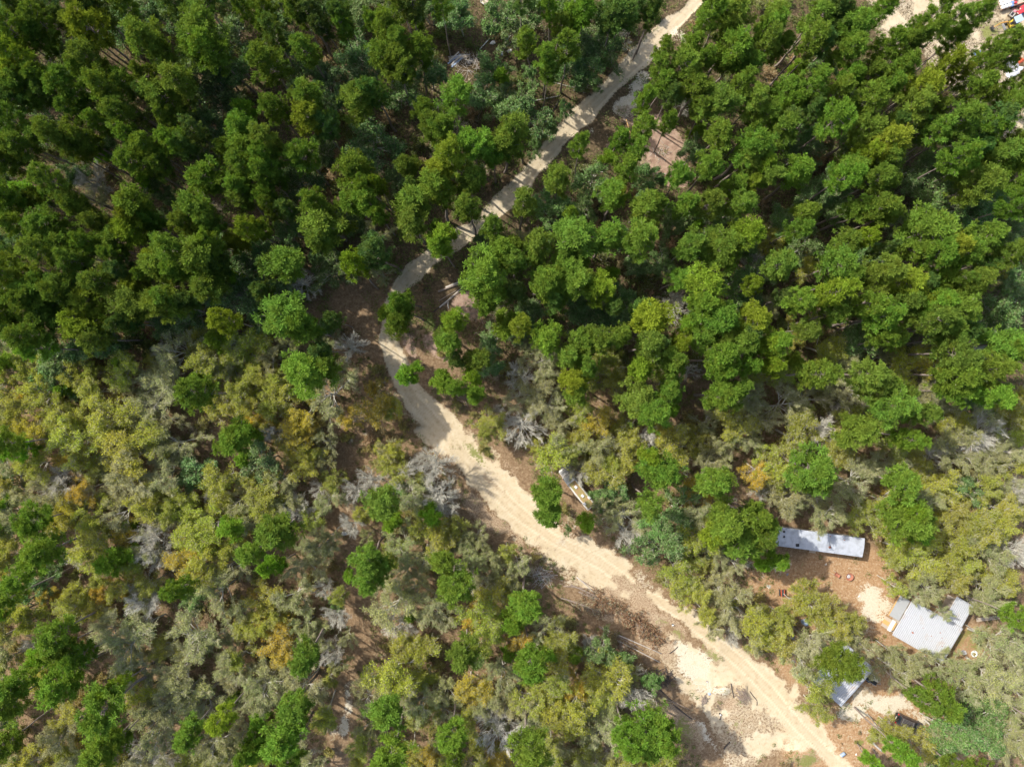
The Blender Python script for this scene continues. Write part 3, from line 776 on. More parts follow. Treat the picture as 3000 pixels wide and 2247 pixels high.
twig_blobs = blobs([(1850, 1790, 130, 60, 38, .8), (1800, 1720, 100, 40, 40, .6), (1940, 1890, 50, 40, 40, .5), (1430, 1400, 90, 14, 45, .5), (2000, 2110, 110, 34, 50, .75), (1560, 1560, 20, 40, -40, .5), (1480, 1560, 120, 30, 40, .8), (1400, 1500, 100, 30, 45, .7),
                    (2125, 2062, 30, 22, 0, .8), (2330, 2215, 60, 30, 10, .6), (1980, 1830, 70, 16, 42, .6), (1500, 1370, 60, 20, 50, .6)])
sstep_ = lambda x, a, b: (lambda t: t * t * (3 - 2 * t))(np.clip((x - a) / (b - a), 0, 1))
yard_blobs = blobs([(2480, 1690, 150, 110, 10, 1.2), (2300, 1720, 130, 80, 30, 1.1), (2600, 2080, 170, 120, 20, 1.2), (2430, 2180, 150, 90, 0, 1.2), (2350, 1900, 90, 120, 0, 1), (2620, 1800, 120, 90, 30, 1), (2700, 1850, 160, 110, 0, 1), (2480, 1930, 120, 90, 0, 1), (2840, 1890, 90, 80, 0, .9), (2830, 2210, 80, 50, 30, 1)])
yard_m = sstep_(yard_blobs + nz1 * 0.3, 0.25, 0.7)
pine_zone = 1 / (1 + np.exp((VV - np.interp(UU, [0, 350, 700, 900, 1020, 1120, 1250, 1340, 1500, 2200, 3000], [1080, 1040, 960, 850, 720, 700, 900, 1020, 1040, 1060, 1120]) + nz3 * 120) / 60))
sstep = lambda x, a, b: (lambda t: t * t * (3 - 2 * t))(np.clip((x - a) / (b - a), 0, 1))
low_ = np.clip((VV - 1150) / 200, 0, 1)
road_m = 1 - sstep(road_sd + nz1 * (13 + 26 * low_) + nz2 * (9 + 14 * low_) - 3 * low_, -9 - 8 * low_, 9 + 14 * low_)
sand_m = np.maximum(road_m, sstep(sand_blobs + nz1 * 0.55 + nz2 * 0.5, 0.15, 0.85))
nz4 = octave(nx, ny, 420, 9)
white_m = sstep(white_blobs + nz1 * 0.5 + nz2 * 0.85 + nz4 * 0.35, 0.15, 1.25)
clay_m = sstep(clay_blobs + nz2 * 0.4, 0.1, 0.8)
grass_m = sstep(grass_blobs + nz2 * 0.75, 0.1, 1.25)
twig_m = sstep(twig_blobs + nz2 * 0.8 + nz1 * 0.3, 0.15, 1.0)
# fine litter and dropped leaves over the sand away from the wheel tracks
spill = sstep(nz2 * 1.1 + nz1 * 0.5 + np.clip(road_raw / 90.0, 0, 0.55) - 0.08, 0.30, 0.62)
sand_m *= 1 - 0.8 * np.maximum(twig_m * 0.8, 0.8 * spill * np.clip((road_raw - 14) / 30, 0, 1) * 0.8)

ZZ = 0.10 * nz1 + 0.035 * nz2 - 0.10 * road_m
rut = np.abs(road_raw - 11)
ZZ -= 0.05 * np.exp(-(rut / 4.0) ** 2) * road_m
ZZ += 0.07 * np.exp(-((road_sd - 3) / 6.0) ** 2)


side = road_raw + nz1 * 5
rut_m = np.clip(np.exp(-((side - 11) / 3.2) ** 2) + 0.55 * np.exp(-((side - 4) / 2.2) ** 2) + 0.7 * low_ * np.exp(-((side - 22) / 3.5) ** 2) + 0.6 * low_ * np.exp(-((side - 33) / 3.0) ** 2), 0, 1) * sstep(nz3, -0.28, 0.12)
loose_m = np.clip(np.exp(-((side - 17) / 3.5) ** 2), 0, 1) * sstep(nz3, -0.2, 0.2)
grey_m = 1 - np.clip((VV - 800) / 300, 0, 1)  # upper sand greyed: the road's heavier shade put into the colour


def mound(u, v, r, h):
    global ZZ
    ZZ += h * np.exp(-((UU - u) ** 2 + (VV - v) ** 2) / (r * r))


mound(2121, 2020, 17, 0.5)
mound(2126, 2062, 26, -0.28)
mound(2176, 2036, 26, 0.18)
mound(2335, 2215, 40, 0.35)


def ground_z(x, y):
    i = min(max(int(round((x + GX) / STEP)), 0), nx - 1)
    j = min(max(int(round((y + GY) / STEP)), 0), ny - 1)
    return float(ZZ[j, i])


def gp(u, v, dz=0.0):
    p = at(u, v)
    p.z = ground_z(p.x, p.y) + dz
    return p


def ground_material():
    m, nt, out = new_mat("forest floor and sand")
    b = N(nt, "ShaderNodeBsdfPrincipled")
    tc = N(nt, "ShaderNodeTexCoord")
    vec = tc.outputs["Object"]
    a1 = N(nt, "ShaderNodeAttribute", attribute_name="cover")
    a2 = N(nt, "ShaderNodeAttribute", attribute_name="cover_two")
    a3 = N(nt, "ShaderNodeAttribute", attribute_name="cover_three")
    s3 = N(nt, "ShaderNodeSeparateColor")
    nt.links.new(a3.outputs["Color"], s3.inputs[0])
    s1 = N(nt, "ShaderNodeSeparateColor")
    s2 = N(nt, "ShaderNodeSeparateColor")
    nt.links.new(a1.outputs["Color"], s1.inputs[0])
    nt.links.new(a2.outputs["Color"], s2.inputs[0])
    sand, white, clay = s1.outputs[0], s1.outputs[1], s1.outputs[2]
    grass, twigs, pine = s2.outputs[0], s2.outputs[1], s2.outputs[2]
    n_f = noise(nt, 5.5, 5.0, 0.7, vec)
    n_m = noise(nt, 1.3, 5.0, 0.62, vec)
    n_l = noise(nt, 0.22, 4.0, 0.6, vec)
    n_g = noise(nt, 2.6, 4.0, 0.65, vec)

    n_e = math_n(nt, 'ADD', math_n(nt, 'MULTIPLY', n_g, 0.55), math_n(nt, 'MULTIPLY', n_f, 0.45))

    def edge(mask, n, w=1.5):
        """break a mask's edge with noise"""
        k = math_n(nt, 'ADD', mask, math_n(nt, 'MULTIPLY', math_n(nt, 'SUBTRACT', n, 0.5), w * 2))
        return ramp(nt, k, 0.34, 0.66)

    straw = mix_col(nt, ramp(nt, n_m, 0.3, 0.7), (0.27, 0.155, 0.075), (0.38, 0.245, 0.135))
    straw = mix_col(nt, ramp(nt, n_f, 0.50, 0.72), straw, (0.44, 0.33, 0.205))
    straw = mix_col(nt, ramp(nt, n_g, 0.54, 0.70), straw, (0.46, 0.36, 0.25))
    straw = mix_col(nt, ramp(nt, n_g, 0.42, 0.32), straw, (0.20, 0.125, 0.07))
    wood = mix_col(nt, ramp(nt, n_m, 0.3, 0.7), (0.14, 0.088, 0.048), (0.25, 0.17, 0.10))
    wood = mix_col(nt, ramp(nt, n_g, 0.50, 0.68), wood, (0.30, 0.215, 0.13))
    wood = mix_col(nt, ramp(nt, n_f, 0.54, 0.70), wood, (0.34, 0.27, 0.17))
    straw = mix_col(nt, a1.outputs["Alpha"], wood, straw)
    duff = mix_col(nt, ramp(nt, n_m, 0.3, 0.7), (0.060, 0.046, 0.026), (0.14, 0.10, 0.058))
    duff = mix_col(nt, ramp(nt, n_g, 0.52, 0.70), duff, (0.20, 0.145, 0.09))
    duff = mix_col(nt, ramp(nt, n_f, 0.58, 0.72), duff, (0.10, 0.125, 0.04))
    c = mix_col(nt, pine, straw, duff)
    cl = mix_col(nt, ramp(nt, n_m, 0.35, 0.65), (0.25, 0.165, 0.12), (0.40, 0.29, 0.215))
    cl = mix_col(nt, ramp(nt, n_f, 0.60, 0.74), cl, (0.52, 0.42, 0.30))
    c = mix_col(nt, edge(clay, n_e), c, cl)
    wh = mix_col(nt, ramp(nt, n_f, 0.35, 0.65), (0.46, 0.40, 0.29), (0.60, 0.555, 0.44))
    sd = mix_col(nt, ramp(nt, n_l, 0.35, 0.65), (0.49, 0.405, 0.27), (0.55, 0.47, 0.335))
    sd = mix_col(nt, ramp(nt, n_m, 0.45, 0.75), sd, (0.44, 0.35, 0.22))
    sd = mix_col(nt, ramp(nt, n_f, 0.66, 0.76), sd, (0.36, 0.26, 0.145))
    sd = mix_col(nt, math_n(nt, 'MULTIPLY', s3.outputs[0], 0.75), sd, (0.40, 0.315, 0.20))
    sd = mix_col(nt, math_n(nt, 'MULTIPLY', s3.outputs[1], 0.5), sd, (0.66, 0.57, 0.41))
    sd = mix_col(nt, math_n(nt, 'MULTIPLY', s3.outputs[2], 0.25), sd, (0.43, 0.37, 0.27))
    sd = mix_col(nt, math_n(nt, 'MULTIPLY', ramp(nt, n_m, 0.58, 0.72), 0.5), sd, (0.37, 0.285, 0.18))
    c = mix_col(nt, edge(sand, n_e, 0.9), c, sd)
    c = mix_col(nt, edge(white, n_e), c, wh)
    tw = mix_col(nt, ramp(nt, n_f, 0.40, 0.62), (0.22, 0.145, 0.09), (0.46, 0.365, 0.245))
    c = mix_col(nt, math_n(nt, 'MULTIPLY', edge(twigs, n_e), 0.85), c, tw)
    gr = mix_col(nt, n_f, (0.09, 0.125, 0.025), (0.23, 0.24, 0.06))
    c = mix_col(nt, math_n(nt, 'MULTIPLY', edge(grass, n_e, 1.8), 0.85), c, gr)
    nt.links.new(c, b.inputs["Base Color"])
    b.inputs["Roughness"].default_value = 0.95
    b.inputs["Specular IOR Level"].default_value = 0.1
    bp = N(nt, "ShaderNodeBump")
    bp.inputs["Strength"].default_value = 0.55
    bp.inputs["Distance"].default_value = 0.12
    hgt = math_n(nt, 'ADD', math_n(nt, 'MULTIPLY', n_f, 0.7), n_m)
    nt.links.new(hgt, bp.inputs["Height"])
    nt.links.new(bp.outputs[0], b.inputs["Normal"])
    nt.links.new(b.outputs[0], out.inputs[0])
    return m


M['ground'] = ground_material()


def grid_mesh(name, sel, dz):
    """the faces of the ground grid chosen by sel, lifted by dz"""
    idx = np.arange(nx * ny).reshape(ny, nx)
    q = np.stack([idx[:-1, :-1], idx[:-1, 1:], idx[1:, 1:], idx[1:, :-1]], -1)[sel]
    used = np.unique(q)
    re = np.full(nx * ny, -1)
    re[used] = np.arange(len(used))
    V = np.column_stack([XX.ravel(), YY.ravel(), ZZ.ravel() + dz])[used]
    me = fast_mesh(name, V, [re[q].reshape(-1, 4)], [M['ground']])
    for nm, chans in (("cover", (sand_m, white_m, clay_m)), ("cover_two", (grass_m, twig_m, pine_zone)), ("cover_three", (rut_m, loose_m, grey_m))):
        a = me.attributes.new(nm, 'FLOAT_COLOR', 'POINT')
        d = np.ones((len(used), 4), dtype=np.float32)
        if nm == "cover":
            d[:, 3] = yard_m.ravel()[used]
        for i, ch in enumerate(chans):
            d[:, i] = ch.ravel()[used]
        a.data.foreach_set("color", d.ravel())
    me.polygons.foreach_set("use_smooth", np.ones(len(me.polygons), dtype=bool))
    return me


road_face = (road_sd[:-1, :-1] + nz1[:-1, :-1] * 8) < 1.0
g = link("ground", grid_mesh("ground", np.ones((ny - 1, nx - 1), bool), 0.0))
tag(g, "brown pine straw and leaf litter floor with sandy patches", "ground", kind="structure")
g = link("dirt_road", grid_mesh("dirt road", road_face, 0.004))
tag(g, "pale sandy dirt road winding diagonally through the woods", "road", kind="structure")
# the land beyond what the photograph shows: a ring of the same forest floor out to the horizon
B_ = 900.0
ring = np.array([(-GX, -GY), (GX, -GY), (GX, GY), (-GX, GY), (-B_, -B_), (B_, -B_), (B_, B_), (-B_, B_)])
me = fast_mesh("far ground", np.column_stack([ring, np.full(8, -0.02)]), [np.array([[0, 4, 5, 1], [1, 5, 6, 2], [2, 6, 7, 3], [3, 7, 4, 0]])], [M['ground']])
for nm, col in (("cover", (0, 0, 0, 0)), ("cover_two", (0.1, 0.2, 0.8, 1)), ("cover_three", (0, 0, 0, 1))):
    a = me.attributes.new(nm, 'FLOAT_COLOR', 'POINT')
    a.data.foreach_set("color", np.tile(np.array(col, dtype=np.float32), 8))
tag(link("terrain", me), "open forest floor stretching away beyond the woods", "terrain", kind="structure")


# ------------------------------------------------------------------ planting
def foot(pts, z):
    return [at(u, v, z).xy for u, v in pts]


T4 = lambda x, y: (2250 + x / 1.693, 1685 + y / 1.693)
HOME_PX = [(2263.6, 1541.0), (2532.6, 1577.0), (2528.5, 1632.5), (2259.5, 1596.5)]
HOUSE_PX = [T4(712, 122), T4(960, 262), T4(870, 437), T4(622, 297)]
EXT_PX = [T4(877, 215), T4(935, 104), T4(1018, 151), T4(960, 262)]
CABIN_PX = [T4(375, 330), T4(520, 460), T4(365, 650), T4(220, 520)]
PORCH_PX = [T4(655, 100), T4(709, 127), T4(655, 232), T4(603, 203)]
CAMPER_PX = [(1650, 1404), (1672, 1386), (1745, 1476), (1722, 1498)]
FEET = [foot(HOME_PX, 2.95), foot(HOUSE_PX, 2.6), foot(EXT_PX, 2.6), foot(CABIN_PX, 2.6), foot(PORCH_PX, 2.35), foot(CAMPER_PX, 2.9)]


def push_out(x, y, margin=0.55):
    for poly in FEET:
        best, inside = None, True
        area = sum(poly[i].x * poly[(i + 1) % 4].y - poly[(i + 1) % 4].x * poly[i].y for i in range(4))
        s = 1 if area > 0 else -1
        for i in range(4):
            a, b = poly[i], poly[(i + 1) % 4]
            e = (b - a).normalized()
            n = Vector((e.y, -e.x)) * s
            d = (Vector((x, y)) - a).dot(n)
            if d > margin:
                inside = False
                break
            if best is None or d > best[0]:
                best = (d, n)
        if inside:
            x += best[1].x * (margin - best[0])
            y += best[1].y * (margin - best[0])
    return x, y


# places without low growth: circles in source pixels
CLEAR = [(2480, 1690, 110), (2350, 1700, 90), (2580, 1780, 75), (2300, 1760, 45), (2600, 2075, 110), (2530, 2150, 90), (2430, 2200, 95), (2680, 2030, 50), (2350, 1960, 60), (2700, 1850, 120), (2800, 1800, 90),
         (2290, 1570, 60), (2400, 1590, 70), (2500, 1610, 70), (2470, 1950, 100), (2860, 1900, 50), (1700, 1440, 55), (2100, 2030, 170), (2020, 1930, 95), (1950, 1850, 100), (1860, 1800, 100), (1780, 1760, 85), (1720, 1710, 70), (2180, 2150, 140),
         (2800, 60, 160), (2950, 60, 150), (2930, 180, 90), (2680, 100, 100), (1930, 400, 70), (1950, 460, 65), (1985, 510, 50), (1880, 330, 40), (1080, 850, 40), (1030, 880, 50), (1050, 950, 50), (1090, 1000, 50), (1330, 850, 70),
         (1390, 890, 60), (1250, 1080, 60), (1300, 1050, 50), (1160, 1060, 50), (985, 1250, 40), (1000, 1340, 50), (985, 1400, 55), (990, 1500, 45), (1010, 1580, 55), (1030, 1720, 45), (1060, 1800, 50), (1060, 1900, 45), (1010, 2000, 45),
         (1010, 2080, 45), (1000, 2160, 45), (1005, 2235, 45), (1350, 190, 50), (1440, 170, 40), (1840, 320, 60), (1740, 400, 50), (1470, 1380, 80), (1560, 1460, 60), (1480, 1560, 60), (1400, 1500, 55)]
RD = np.array([(u, v) for u, v, _ in ROAD], float)
RW = np.array([w for _, _, w in ROAD], float)


def clear_of(u, v, pad=14):
    for a, b, r in CLEAR:
        if (u - a) ** 2 + (v - b) ** 2 < r * r:
            return False
    for i in range(len(RD) - 1):
        e = RD[i + 1] - RD[i]
        t = min(1, max(0, ((u - RD[i][0]) * e[0] + (v - RD[i][1]) * e[1]) / (e @ e)))
        if math.hypot(u - RD[i][0] - t * e[0], v - RD[i][1] - t * e[1]) < RW[i] + pad:
            return False
    return True


def is_pine_zone(u, v):
    return v < np.interp(u, [0, 350, 700, 1050, 1500, 2200, 3000], [1080, 1040, 960, 900, 1040, 1060, 1120])


# low bushes in the gaps between the traced crowns
cov = np.array([(u, v, r) for _, u, v, r in TREE_LIST])
fill, under = [], []
cells = [(u, v) for u in range(20, 3000, 34) for v in range(20, 2247, 34)]
rnd.shuffle(cells)
for u, v in cells:
    u, v = u + rnd.uniform(-15, 15), v + rnd.uniform(-15, 15)
    d = np.min(np.hypot(cov[:, 0] - u, cov[:, 1] - v) - cov[:, 2] * 1.0)
    if not clear_of(u, v):
        continue
    if d > 6 and len(fill) < 190 and all((u - a) ** 2 + (v - b) ** 2 > 40 ** 2 for _, a, b, _ in fill):
        fill.append(('U', u, v, rnd.uniform(17, 30)))
    else:
        under.append((u, v))
edge_trees = [('YGGYGL'[i % 6], rnd.uniform(-22, 22), 1075 + i * 62 + rnd.uniform(-15, 15), rnd.uniform(32, 42)) for i in range(20)]
edge_trees += [('LULDL'[i % 5], 20 + i * 66 + rnd.uniform(-18, 18), rnd.uniform(-14, 22), rnd.uniform(28, 40)) for i in range(28) if not 1400 < 20 + i * 66 < 1480]
edge_trees += [('LDLPL'[i % 5], rnd.uniform(-14, 18), 40 + i * 66 + rnd.uniform(-18, 18), rnd.uniform(28, 38)) for i in range(15)]
edge_trees += [('GYYGYU'[i % 6], 30 + i * 72 + rnd.uniform(-18, 18), rnd.uniform(2228, 2262), rnd.uniform(30, 42)) for i in range(27) if clear_of(30 + i * 72, 2240)]
ALL = TREE_LIST + edge_trees + fill

KIND = {'P': ("pine_tree", "pine tree", "pines of the wood"), 'S': ("slender_pine", "pine tree", "slender pines of the wood"), 'p': ("young_pine", "young pine", "young pines under the tall trees"),
        'Y': ("oak_tree", "oak tree", "young-leaved oaks"), 'G': ("budding_tree", "budding tree", "grey-green trees in bud"), 'B': ("bare_tree", "bare tree", "leafless grey trees"),
        'L': ("broadleaf_tree", "broadleaf tree", "glossy evergreen broadleaf trees"), 'U': ("bush", "bush", "low bushes under the trees")}
planted = []                       # (root, code letter, u, v, r)


def jitter(c, amt=0.16):
    k = 1 + rnd.uniform(-amt, amt)
    return tuple(max(0.004, x * k * (1 + rnd.uniform(-0.10, 0.10))) for x in c)


for code, u, v, r in ALL:
    base = 'P' if code in 'PQD' else 'Y' if code in 'YO' else code
    RC, H0, hcs = REF[base]
    if base == 'P':
        H = rnd.uniform(18.5, 23.0) * (0.90 if r < 31 else 1.0) * (0.92 if v > 1250 else 1.0)
    elif base == 'p':
        H = H0 * rnd.uniform(0.8, 1.1) * min(1.15, max(0.55, r / 27))
    elif base == 'U':
        H = H0 * rnd.uniform(0.8, 1.3) * r / 26
    else:
        H = H0 * rnd.uniform(0.9, 1.12) * min(1.3, max(0.62, (r / 38) ** 0.6))
        if base == 'L' and is_pine_zone(u, v):
            H *= 1.1
    hc = H * hcs
    p = at(u, v, hc)
    opn = not clear_of(u, v, 60) or any((u - a_) ** 2 + (v - b_) ** 2 < (c_ + 40) ** 2 for a_, b_, c_ in CLEAR)
    rm = r * ((1.12 if opn else 1.38) if base in 'Pp' else (1.12 if opn else 1.48)) * (CAM_H - hc) / F_PX
    x, y = push_out(p.x, p.y)
    var = rnd.randrange(len(PROTO[base]))
    tm, cm = PROTO[base][var]
    kk = base
    if base == 'P' and r < 31.5:
        kk = 'S'
    name, cat, grp = KIND[kk]
    root = thing(name, None, cat, (x, y, ground_z(x, y) - 0.04), rnd.uniform(0, 6.283), grp)
    lean = 0.035 if base == 'P' else 0.07
    root.rotation_euler[0] = rnd.gauss(0, lean)
    root.rotation_euler[1] = rnd.gauss(0, lean)
    s = rm / RC
    root.scale = (s * rnd.uniform(0.9, 1.1), s * rnd.uniform(0.86, 1.12), H / H0)
    tr = link("stems" if base == 'U' else "trunk", tm, root)
    cr = link("foliage" if base == 'U' else "crown", cm, root)
    col = HEXC[code]
    if base == 'U':
        col = (.13, .19, .05) if is_pine_zone(u, v) else (.30, .28, .09)
        if rnd.random() < 0.25:
            col = (.33, .24, .14)
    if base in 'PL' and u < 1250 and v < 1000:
        col = tuple(q * 0.80 for q in col)  # upper-left crowns darkened: their shaded sides and vignetting put into the colour
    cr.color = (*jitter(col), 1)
    planted.append((root, code, kk, u, v, r))

# ---- undergrowth: ferns, saplings and briars too small and many to count, one object
cl = []
for gu in range(-20, 3030, 19):
    for gv in range(-20, 2270, 19):
        a, b = gu + rnd.uniform(-9, 9), gv + rnd.uniform(-9, 9)
        if rnd.random() < (0.12 if is_pine_zone(a, b) else 0.06):
            continue
        if clear_of(a, b, 6) or rnd.random() < 0.06:
            j_ = min(max(int((-(b - 1123.5) * CAM_H / F_PX + GY) / STEP), 0), ny - 1)
            i_ = min(max(int(((a - 1500) * CAM_H / F_PX + GX) / STEP), 0), nx - 1)
            if road_sd[j_, i_] > 6:
                cl.append((a, b))
ug = Parts()
C0 = np.array([tuple(gp(a, b)) for a, b in cl])
pz = np.array([1.0 if is_pine_zone(a, b) else 0.0 for a, b in cl])
k = 34
sz = rng.uniform(0.45, 0.95, len(C0)) * (1 + 0.6 * pz)
tall = rng.uniform(0.6, 1.2, len(C0)) * (1 + 0.9 * pz * (rng.random(len(C0)) ** 2))
d = unit(rng.normal(0, 1, (len(C0), k, 3)) + np.array([0, 0, 0.5]))
d[..., 2] = np.abs(d[..., 2])
c = d * (sz[:, None] * rng.uniform(0.3, 1.0, (len(C0), k)))[..., None]
c[..., 2] *= tall[:, None]
c += C0[:, None, :]
n_ = unit(rng.normal(0, 1, (len(C0), k, 3)) + np.array([0, 0, 0.8]))
a = unit(np.cross(n_, rng.normal(0, 1, n_.shape))) * 0.095 * (1 + 0.3 * pz)[:, None, None]
b = np.cross(n_, a) * 0.6
hue = np.repeat(np.clip(rng.normal(0.55, 0.4, len(C0)) - 0.25 * pz, 0, 1), k)
ug.quads(np.stack([c - a, c - b, c + a, c + b], axis=2).reshape(-1, 4, 3), 0, None, hue)
o = link("undergrowth", ug.build("undergrowth", [M['fern']]))
o.color = (.12, .19, .05, 1)
tag(o, "low ferns, briars and saplings carpeting the floor between trees", "undergrowth", kind="stuff")

# ------------------------------------------------------------------ built and left things
class MB:
    """boxes, prisms and tubes gathered into one mesh, in the thing's own axes"""

    def __init__(self):
        self.v, self.f = [], []

    def box(self, c, s, rz=0.0, rx=0.0, ry=0.0, bev=0.0):
        m = Matrix.Translation(c) @ Matrix.Rotation(rz, 4, 'Z') @ Matrix.Rotation(ry, 4, 'Y') @ Matrix.Rotation(rx, 4, 'X')
        x, y, z = s[0] / 2, s[1] / 2, s[2] / 2
        n = len(self.v)
        if bev <= 0:
            for p in ((-x, -y, -z), (x, -y, -z), (x, y, -z), (-x, y, -z), (-x, -y, z), (x, -y, z), (x, y, z), (-x, y, z)):
                self.v.append(m @ Vector(p))
            for q in ((0, 3, 2, 1), (4, 5, 6, 7), (0, 1, 5, 4), (1, 2, 6, 5), (2, 3, 7, 6), (3, 0, 4, 7)):
                self.f.append([n + i for i in q])
        else:
            b = min(bev, x * .9, y * .9, z * .9)
            rings = []
            for zz, k in ((-z, b), (-z + b, 0), (z - b, 0), (z, b)):
                xx, yy = x - k, y - k
                c_ = b if k == 0 else b * 0.4
                rings.append([(-xx + c_, -yy, zz), (xx - c_, -yy, zz), (xx, -yy + c_, zz), (xx, yy - c_, zz), (xx - c_, yy, zz), (-xx + c_, yy, zz), (-xx, yy - c_, zz), (-xx, -yy + c_, zz)])
            self.loft([[m @ Vector(p) for p in r] for r in rings])
        return self

    def loft(self, rings, caps=True, closed=True):
        n = len(self.v)
        k = len(rings[0])
        for r in rings:
            self.v += [Vector(p) for p in r]
        for i in range(len(rings) - 1):
            for j in range(k if closed else k - 1):
                a, b = n + i * k + j, n + i * k + (j + 1) % k
                self.f.append([a, b, b + k, a + k])
        if caps:
            self.f.append([n + j for j in reversed(range(k))])
            self.f.append([n + (len(rings) - 1) * k + j for j in range(k)])
        return self

    def tube(self, pts, r, sides=8):
        pts = [Vector(p) for p in pts]
        rr = r if isinstance(r, (list, tuple)) else [r] * len(pts)
        rings = []
        for i, p in enumerate(pts):
            d = (pts[min(i + 1, len(pts) - 1)] - pts[max(i - 1, 0)]).normalized()
            a = d.orthogonal().normalized() if i == 0 else (a0 - d * a0.dot(d)).normalized()
            a0 = a
            b = d.cross(a)
            rings.append([p + (a * math.cos(t) + b * math.sin(t)) * rr[i] for t in [6.28318 * j / sides for j in range(sides)]])
        return self.loft(rings)

    def cyl(self, c, r, h, sides=16, r2=None):
        r2 = r if r2 is None else r2
        c = Vector(c)
        return self.loft([[c + Vector((math.cos(6.28318 * j / sides) * q, math.sin(6.28318 * j / sides) * q, z)) for j in range(sides)] for q, z in ((r, 0), (r2, h))])

    def quad(self, a, b, c, d):
        n = len(self.v)
        self.v += [Vector(a), Vector(b), Vector(c), Vector(d)]
        self.f.append([n, n + 1, n + 2, n + 3])
        return self

    def build(self, name, mat, parent=None, loc=None, rz=None, smooth=False):
        me = bpy.data.meshes.new(name)
        me.from_pydata([tuple(p) for p in self.v], [], self.f)
        me.materials.append(mat)
        if smooth:
            me.polygons.foreach_set("use_smooth", [True] * len(me.polygons))
        me.update()
        return link(name, me, parent, loc, rz)


def axes_of(px, z):
    """centre, angle, length and width of a roof rectangle given by 4 pixels: first edge is the length"""
    P = [at(u, v, z) for u, v in px]
    c = (P[0] + P[1] + P[2] + P[3]) / 4
    e = ((P[1] - P[0]) + (P[2] - P[3])) / 2
    w = ((P[3] - P[0]) + (P[2] - P[1])) / 2
    return c, math.atan2(e.y, e.x), e.length, w.length


W = {
    'white_metal': solid("weathered white roof coating", (0.42, 0.45, 0.50), 0.6, 0.0, 0.16, 1.2, (0.30, 0.32, 0.35), 0.55, 0.8),
    'tin': solid("corrugated tin", (0.43, 0.445, 0.47), 0.55, 0.2, 0.14, 1.6, (0.40, 0.33, 0.28), 0.22, 0.5),
    'grey_roof': solid("grey felt roofing", (0.33, 0.34, 0.34), 0.85, 0.0, 0.10, 4.0),
    'board': solid("unpainted plywood", (0.52, 0.33, 0.13), 0.8, 0.0, 0.2, 5.0),
    'siding': solid("faded tan siding", (0.42, 0.37, 0.31), 0.75, 0.0, 0.12, 3.0),
    'red_siding': solid("dull maroon siding", (0.20, 0.075, 0.080), 0.75, 0.0, 0.2, 3.0),
    'white': solid("white paint", (0.72, 0.72, 0.70), 0.5, 0.0, 0.05, 4.0),
    'dirty_white': solid("grimy white fibreglass", (0.60, 0.58, 0.53), 0.5, 0.0, 0.1, 3.0, (0.30, 0.26, 0.20), 0.5, 1.6),
    'dark': solid("dark rubber and plastic", (0.03, 0.03, 0.032), 0.6, 0.0, 0.2, 6.0),
    'glass': solid("dark window glass", (0.03, 0.04, 0.05), 0.08, 0.0, 0.05, 2.0),
    'car': solid("dark brown grey car paint", (0.075, 0.062, 0.060), 0.30, 0.3, 0.06, 5.0),
    'rail': solid("grey roof rail", (0.30, 0.30, 0.30), 0.4, 0.5, 0.05, 5.0),
    'red_lamp': solid("red lamp lens", (0.55, 0.02, 0.02), 0.25, 0.0, 0.05, 5.0),
    'red': solid("bright red paint", (0.62, 0.045, 0.055), 0.4, 0.0, 0.08, 5.0),
    'orange_red': solid("orange red paint", (0.60, 0.11, 0.04), 0.5, 0.0, 0.1, 5.0),
    'black': solid("black slats", (0.05, 0.05, 0.055), 0.6, 0.0, 0.15, 5.0),
    'rust': solid("rusted steel", (0.32, 0.13, 0.08), 0.85, 0.0, 0.3, 7.0),
    'ash': solid("grey ash", (0.42, 0.41, 0.40), 0.95, 0.0, 0.3, 8.0),
    'blue': solid("faded blue tarp", (0.16, 0.27, 0.52), 0.5, 0.0, 0.12, 4.0),
    'pale_blue': solid("pale grey blue sheet", (0.30, 0.38, 0.52), 0.5, 0.0, 0.12, 4.0),
    'grey': solid("grey plastic", (0.24, 0.25, 0.27), 0.6, 0.0, 0.15, 5.0),
    'plank': solid("weathered planks", (0.46, 0.38, 0.29), 0.85, 0.0, 0.2, 6.0),
    'moss': solid("roof covered in brown leaves and moss", (0.33, 0.20, 0.10), 0.95, 0.0, 0.3, 6.0, (0.27, 0.25, 0.09), 0.9, 1.0),
    'yellow': solid("yellow machine paint", (0.55, 0.38, 0.03), 0.45, 0.0, 0.1, 5.0),
    'sky_blue': solid("pale blue canopy", (0.36, 0.47, 0.56), 0.45, 0.0, 0.05, 4.0),
    'orange': solid("orange brown boom", (0.42, 0.22, 0.05), 0.6, 0.0, 0.15, 5.0),
    'trim_blue': solid("blue grey trim", (0.25, 0.32, 0.42), 0.5, 0.0, 0.1, 4.0),
}


def windows(parent, spots, w, h, frame=0.05):
    """spots: (centre, rz) on a wall; each window a part, its pane a sub-part"""
    for c, rz in spots:
        f = MB()
        for dx, dz, sx, sz in ((0, h / 2, w + 2 * frame, frame), (0, -h / 2, w + 2 * frame, frame), (-w / 2, 0, frame, h - frame), (w / 2, 0, frame, h - frame)):
            f.box((dx, 0, dz), (sx, 0.07, sz))
        o = f.build("window", W['white'], parent, c, rz)
        MB().box((0, 0, 0), (w - frame, 0.03, h - frame)).build("pane", W['glass'], o)


